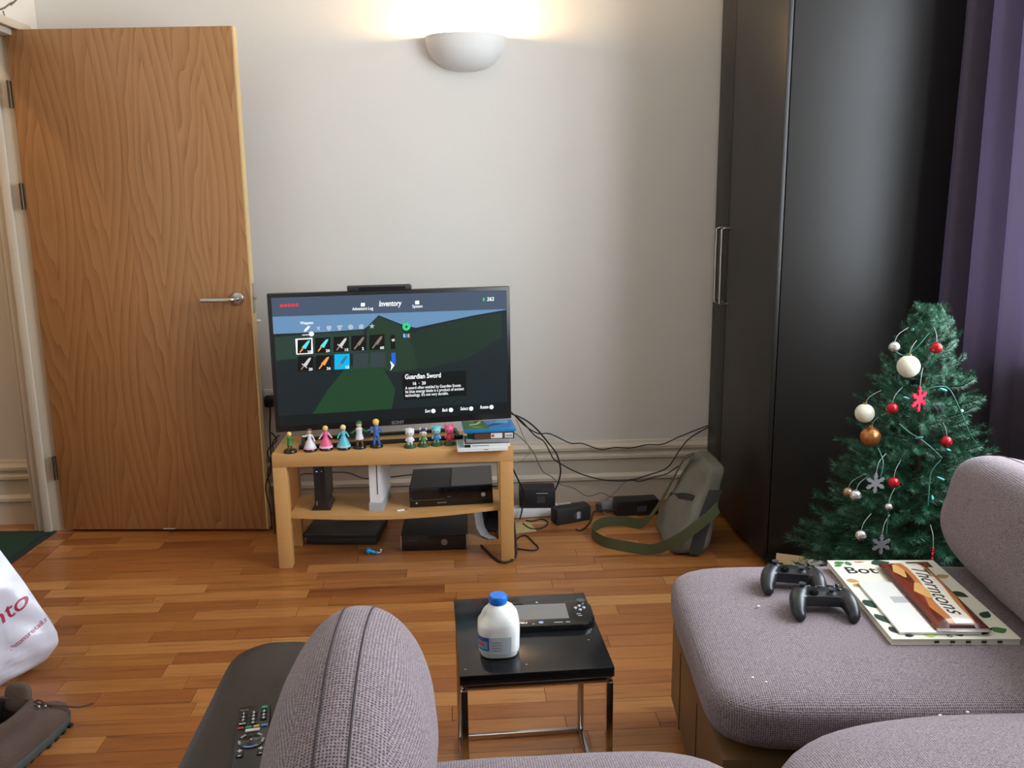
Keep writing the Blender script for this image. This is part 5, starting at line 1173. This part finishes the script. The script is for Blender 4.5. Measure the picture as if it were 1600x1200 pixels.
loft('upper', [(0.028, 0.133, 0.155, 0.042, 0.052, 0, 0), (0.045, 0.133, 0.153, 0.044, 0.053, 0, 0), (0.062, 0.130, 0.140, 0.044, 0.050, 0, -0.03), (0.078, 0.126, 0.112, 0.043, 0.044, 0, -0.05), (0.090, 0.122, 0.075, 0.042, 0.040, 0, -0.04), (0.105, 0.118, 0.038, 0.041, 0.038, 0, 0.02), (0.125, 0.115, 0.018, 0.042, 0.038, 0, 0.06), (0.150, 0.115, 0.010, 0.045, 0.040, 0, 0.12), (0.160, 0.112, 0.008, 0.044, 0.039, 0, 0.12), (0.158, 0.104, 0.000, 0.036, 0.032, 0, 0.12), (0.120, 0.100, 0.0, 0.034, 0.030, 0, 0.05), (0.07, 0.095, 0.02, 0.032, 0.030, 0, 0)], BOOT, bt, cap0=False)
loft('lining', [(0.071, 0.095, 0.02, 0.0325, 0.0305, 0, 0), (0.12, 0.0995, 0.0, 0.0335, 0.0295, 0, 0.05), (0.150, 0.102, 0.0, 0.035, 0.031, 0, 0.12)], LINE, bt, cap1=False)
obj('tongue', superbox_me('tongue', (0.062, 0.022, 0.075), n=3, res=8, wr=0.003), BOOT, bt, (0, 0.010, 0.155), (R(-14), 0, 0))
for i in range(4):
    y_, z = 0.085-0.022*i, 0.083+0.013*i+(0.012 if i == 3 else 0)
    tube('lace', [(-0.024, y_, z), (-0.01, y_+0.004, z+0.010), (0.01, y_-0.004, z+0.010), (0.024, y_, z)], 0.0024, mat('lace_brown', (0.05, 0.03, 0.02), 0.8), bt)
    for s in (-1, 1): ball('eyelet', (s*0.025, y_, z), 0.004, STEEL, bt, 8)
tube('lace', [(0.02, 0.06, 0.105), (0.04, 0.09, 0.08), (0.062, 0.13, 0.05), (0.082, 0.155, 0.045)], 0.0026, MATS['lace_brown'], bt)
tube('heel_loop', [(-0.008, -0.118, 0.13), (-0.008, -0.128, 0.15), (0.0, -0.126, 0.165), (0.008, -0.118, 0.15)], 0.003, mat('loop_pink', (0.4, 0.03, 0.16), 0.6), bt)

# ------------------------------------------------------------------ Christmas tree
random.seed(11)
TC = Vector((1.372, 2.50, 0))
tree = thing('christmas_tree', 'small green artificial Christmas tree in front of the wardrobe', 'christmas tree', TC)
def needle_mat():
    m = mat('needles', (0.03, 0.125, 0.066), 0.45, var=0.5, vscale=40); return m
NEED = needle_mat(); STEM = mat('stem_green', (0.02, 0.045, 0.02), 0.7)
def twig(bm, p0, p1, count, nl):
    d = (p1-p0); L_ = d.length; d.normalize(); a = d.orthogonal().normalized(); b = d.cross(a)
    for i in range(count):
        t = random.random()**0.8; th = random.random()*2*math.pi
        o = p0+(p1-p0)*t; r = (a*math.cos(th)+b*math.sin(th)); ln = nl*random.uniform(0.7, 1.15)
        tip = o + r*ln*0.82+d*ln*random.uniform(0.35, 0.75); sd = d.cross(r)*0.0011
        bm.faces.new((bm.verts.new(o+sd), bm.verts.new(o-sd), bm.verts.new(tip)))
    for i in range(14):
        th = random.random()*2*math.pi; r = (a*math.cos(th)+b*math.sin(th)); sd = d.cross(r)*0.0011
        bm.faces.new((bm.verts.new(p1+sd), bm.verts.new(p1-sd), bm.verts.new(p1+d*nl*0.8+r*nl*0.45)))
variants = []
for k in range(6):
    bmn = bmesh.new(); bms = bmesh.new()
    path = [Vector((0, 0, 0)), Vector((0.4, 0.02, -0.02)), Vector((0.75, 0, 0.0)), Vector((1.0, -0.02, 0.07))]
    path = [p*0.3+Vector((0, random.uniform(-.008, .008), random.uniform(-.006, .006))) for p in path]
    add_tube(bms, path, 0.0028, 5)
    for a, b in zip(path[1:], path[2:]): twig(bmn, a, b, 130, 0.030)
    twig(bmn, path[0]+(path[1]-path[0])*0.1, path[1], 130, 0.030)
    for s in (-1, 1):
        for f in (0.42, 0.66):
            b0 = path[0].lerp(path[3], f); e = b0+Vector((0.075*(1.25-f), s*0.085*(1.3-f), random.uniform(-0.005, 0.03)))
            add_tube(bms, [b0, e], 0.0018, 4); twig(bmn, b0, e, 85, 0.028)
    variants.append((fin(bmn, 'needles'), fin(bms, 'twigs', True)))
for a, b in variants: a.materials.append(NEED); b.materials.append(STEM)
tube('trunk', [(0, 0, 0.02), (0, 0, 0.5), (0.0, 0, 0.98)], [0.014, 0.012, 0.005], mat('trunk_brown', (0.05, 0.03, 0.015), 0.8), tree, smooth_path=False, n=10)
for i in range(3):
    a = 2*math.pi*i/3; tube('stand_leg', [(0, 0, 0.10), (0.07*math.cos(a), 0.07*math.sin(a), 0.06), (0.17*math.cos(a), 0.17*math.sin(a), 0.008)], 0.008, BLACKM, tree)
z = 0.16; ph = 0.0
while z < 0.99:
    f = (z-0.16)/0.84; L_ = 0.305*(1-f)**0.85+0.05; nb = max(5, int(13*(1-f)**0.6+0.5))
    for i in range(nb):
        a = ph+2*math.pi*i/nb+random.uniform(-.18, .18); sc_ = L_/0.3*random.uniform(0.88, 1.1)
        reach = (1.575-TC.x)/max(0.05, math.cos(a)) if math.cos(a) > 0.2 else 9
        sc_ = min(sc_, max(0.28, reach/0.335))
        el = R(-6+34*f**1.5+random.uniform(-8, 8))
        rot = Euler((random.uniform(-0.5, 0.5), -el, a), 'XYZ'); vn = random.choice(variants)
        br = obj('branch', vn[1], None, tree, (0, 0, z+random.uniform(-.012, .012)), rot); br.scale = (sc_, max(sc_, 0.62), max(sc_, 0.62))
        obj('needles', vn[0], None, br)
    z += 0.050*(1-0.35*f); ph += 0.9
for a in (0, 1.6, 3.1, 4.7):
    br = obj('branch', variants[0][1], None, tree, (0, 0, 0.95), Euler((0, -R(68), a), 'XYZ')); br.scale = (0.28, 0.55, 0.55); obj('needles', variants[0][0], None, br)

# ornaments hanging on the tree
STR = mat('hanger_thread', (0.35, 0.36, 0.34), 0.5)
def rad_at(z): f = max(0, min(1, (z-0.16)/0.84)); return 0.305*(1-f)**0.85+0.05
def hang(px, py):
    Y = 2.3
    for _ in range(8):
        p = onY(px, py, Y); r = rad_at(p.z)*0.80; dx = p.x-TC.x
        Y = 2.5-math.sqrt(max(0.0004, r*r-min(dx*dx, r*r)))
    return onY(px, py, Y-0.045)
def bauble(px, py, rp, mt, label, cat='bauble', kind='ball'):
    c = hang(px, py); r = rp*c.y/F*1.04
    root = thing('tree_bauble' if kind == 'ball' else 'jingle_bell', label, cat, c, group='ornaments on the Christmas tree')
    ball('globe', (0, 0, 0), r, mt, root, 24)
    if kind == 'ball':
        lathe('cap', [(0, 0), (r*0.22, 0), (r*0.22, r*0.2), (0, r*0.22)], mat('cap_gold', (0.6, 0.42, 0.15), 0.3, metal=0.9), root, (0, 0, r*0.95), 14)
    else:
        lathe('bell_rim', [(r*0.98, -0.0008), (r*1.06, -0.0008), (r*1.06, 0.0008), (r*0.98, 0.0008)], mt, root, (0, 0, -r*0.1), 24)
        rbox('bell_slot', (r*1.1, 0.0015, 0.0016), (0, -r*0.86, -r*0.45), GAP, root)
    d = (Vector((TC.x, TC.y, 0))-Vector((c.x, c.y, 0))).normalized()
    tube('thread', [(0, 0, r), (d.x*0.014, d.y*0.014, r+0.02), (d.x*0.055, d.y*0.055, r+0.036)], 0.0007, STR, root, n=5)
    return root
IV = mat('bauble_ivory', (0.78, 0.74, 0.58), 0.35); BRN = mat('bauble_bronze', (0.50, 0.19, 0.06), 0.28, metal=0.75); RDB = mat('bell_red', (0.50, 0.012, 0.02), 0.18, metal=0.5); SLV = mat('bell_silver', (0.72, 0.72, 0.70), 0.22, metal=0.8)
bauble(1419.5, 572.5, 17.5, IV, 'large ivory bauble near the top of the tree')
bauble(1351, 645.6, 15, IV, 'ivory bauble directly above the bronze bauble')
bauble(1360, 682, 16, BRN, 'bronze bauble hanging on the tree')
bauble(1463, 543.5, 9, RDB, 'shiny red bell at the top of the tree', 'bell', 'bell')
bauble(1394, 638, 9, RDB, 'shiny red bell beside the red snowflake', 'bell', 'bell')
bauble(1478.6, 690, 9, RDB, 'shiny red bell on the curtain side of the tree', 'bell', 'bell')
bauble(1396, 754, 9, RDB, 'shiny red bell beside the upper grey snowflake', 'bell', 'bell')
bauble(1397.5, 542, 8.5, SLV, 'silver bell near the large ivory bauble', 'bell', 'bell')
bauble(1337, 774, 9, SLV, 'silver bell of the pair on the wardrobe side', 'bell', 'bell')
bauble(1325, 769, 7.5, mat('bell_copper', (0.42, 0.26, 0.18), 0.3, metal=0.6), 'small copper bell touching a silver bell', 'bell', 'bell')
bauble(1388.5, 792, 6, SLV, 'tiny silver bell half hidden by branches', 'bell', 'bell')
bauble(1345, 836.5, 8.5, SLV, 'lowest silver bell on the tree', 'bell', 'bell')
def flake(px, py, rp, mt, label, ry=0.0):
    c = hang(px, py); r = rp*c.y/F
    root = thing('felt_snowflake', label, 'snowflake', c, (0, 0, ry), 'ornaments on the Christmas tree')
    pts = []
    for i in range(6):
        for da, rr in ((-30, 0.34), (-13, 0.55), (-17, 0.78), (-8, 0.80), (-7, 1.0), (7, 1.0), (8, 0.80), (17, 0.78), (13, 0.55)):
            a = R(60*i+30+da); pts.append((r*rr*math.cos(a), r*rr*math.sin(a)))
    obj('felt', prism_me('felt', pts, -0.0025, 0.0025), mt, root, (0, 0, 0), (R(90), 0, 0))
    d = Matrix.Rotation(-ry, 3, 'Z') @ (Vector((TC.x, TC.y, 0))-Vector((c.x, c.y, 0))).normalized()
    tube('thread', [(0, 0, r*0.95), (d.x*0.014, d.y*0.014, r+0.03), (d.x*0.055, d.y*0.055, r+0.046)], 0.0009, STR, root, n=5)
FG = mat('felt_grey', (0.22, 0.22, 0.23), 0.9, bump=0.3, bscale=400); FR = mat('felt_red', (0.62, 0.012, 0.05), 0.85, bump=0.3, bscale=400)
flake(1367.7, 755, 17, FG, 'grey felt snowflake beside a red bell'); flake(1377, 851, 17, FG, 'grey felt snowflake low on the tree above the magazine'); flake(1436, 624, 20.5, FR, 'bright red felt snowflake on the tree', R(28)); flake(1457, 868, 14, FR, 'red felt snowflake peeping out beside the back cushion', R(60))
# string of lights
ls = thing('string_lights', 'thin green string of lights draped over the tree', 'string lights', TC)
LW = mat('wire_green', (0.03, 0.16, 0.12), 0.4); LB = mat('light_teal', (0.10, 0.42, 0.40), 0.25)
for pts in ([(1398, 548), (1412, 555), (1430, 545), (1452, 520)], [(1405, 662), (1420, 675), (1438, 686), (1458, 702), (1472, 716)], [(1470, 718), (1455, 738), (1452, 760), (1450, 790)], [(1440, 612), (1460, 605), (1482, 607), (1498, 636), (1506, 655), (1517, 680), (1533, 704)], [(1372, 700), (1380, 722), (1376, 745)], [(1388, 800), (1385, 835)]):
    tube('wire', [hang(*p)-TC for p in pts], 0.0016, LW, ls, n=6)
for px, py in ((1436, 684), (1457, 778), (1416, 622), (1474, 609), (1482, 703), (1470, 748), (1426, 515)):
    c = hang(px, py)-TC; lathe('light_bulb', [(0, -0.010), (0.003, -0.009), (0.0035, 0.004), (0.002, 0.010), (0, 0.012)], LB, ls, c, 10, rot=(0, R(70), px*0.1))
ball('light_bulb', hang(1503, 642)-TC, 0.0045, WHITEP, ls, 10)
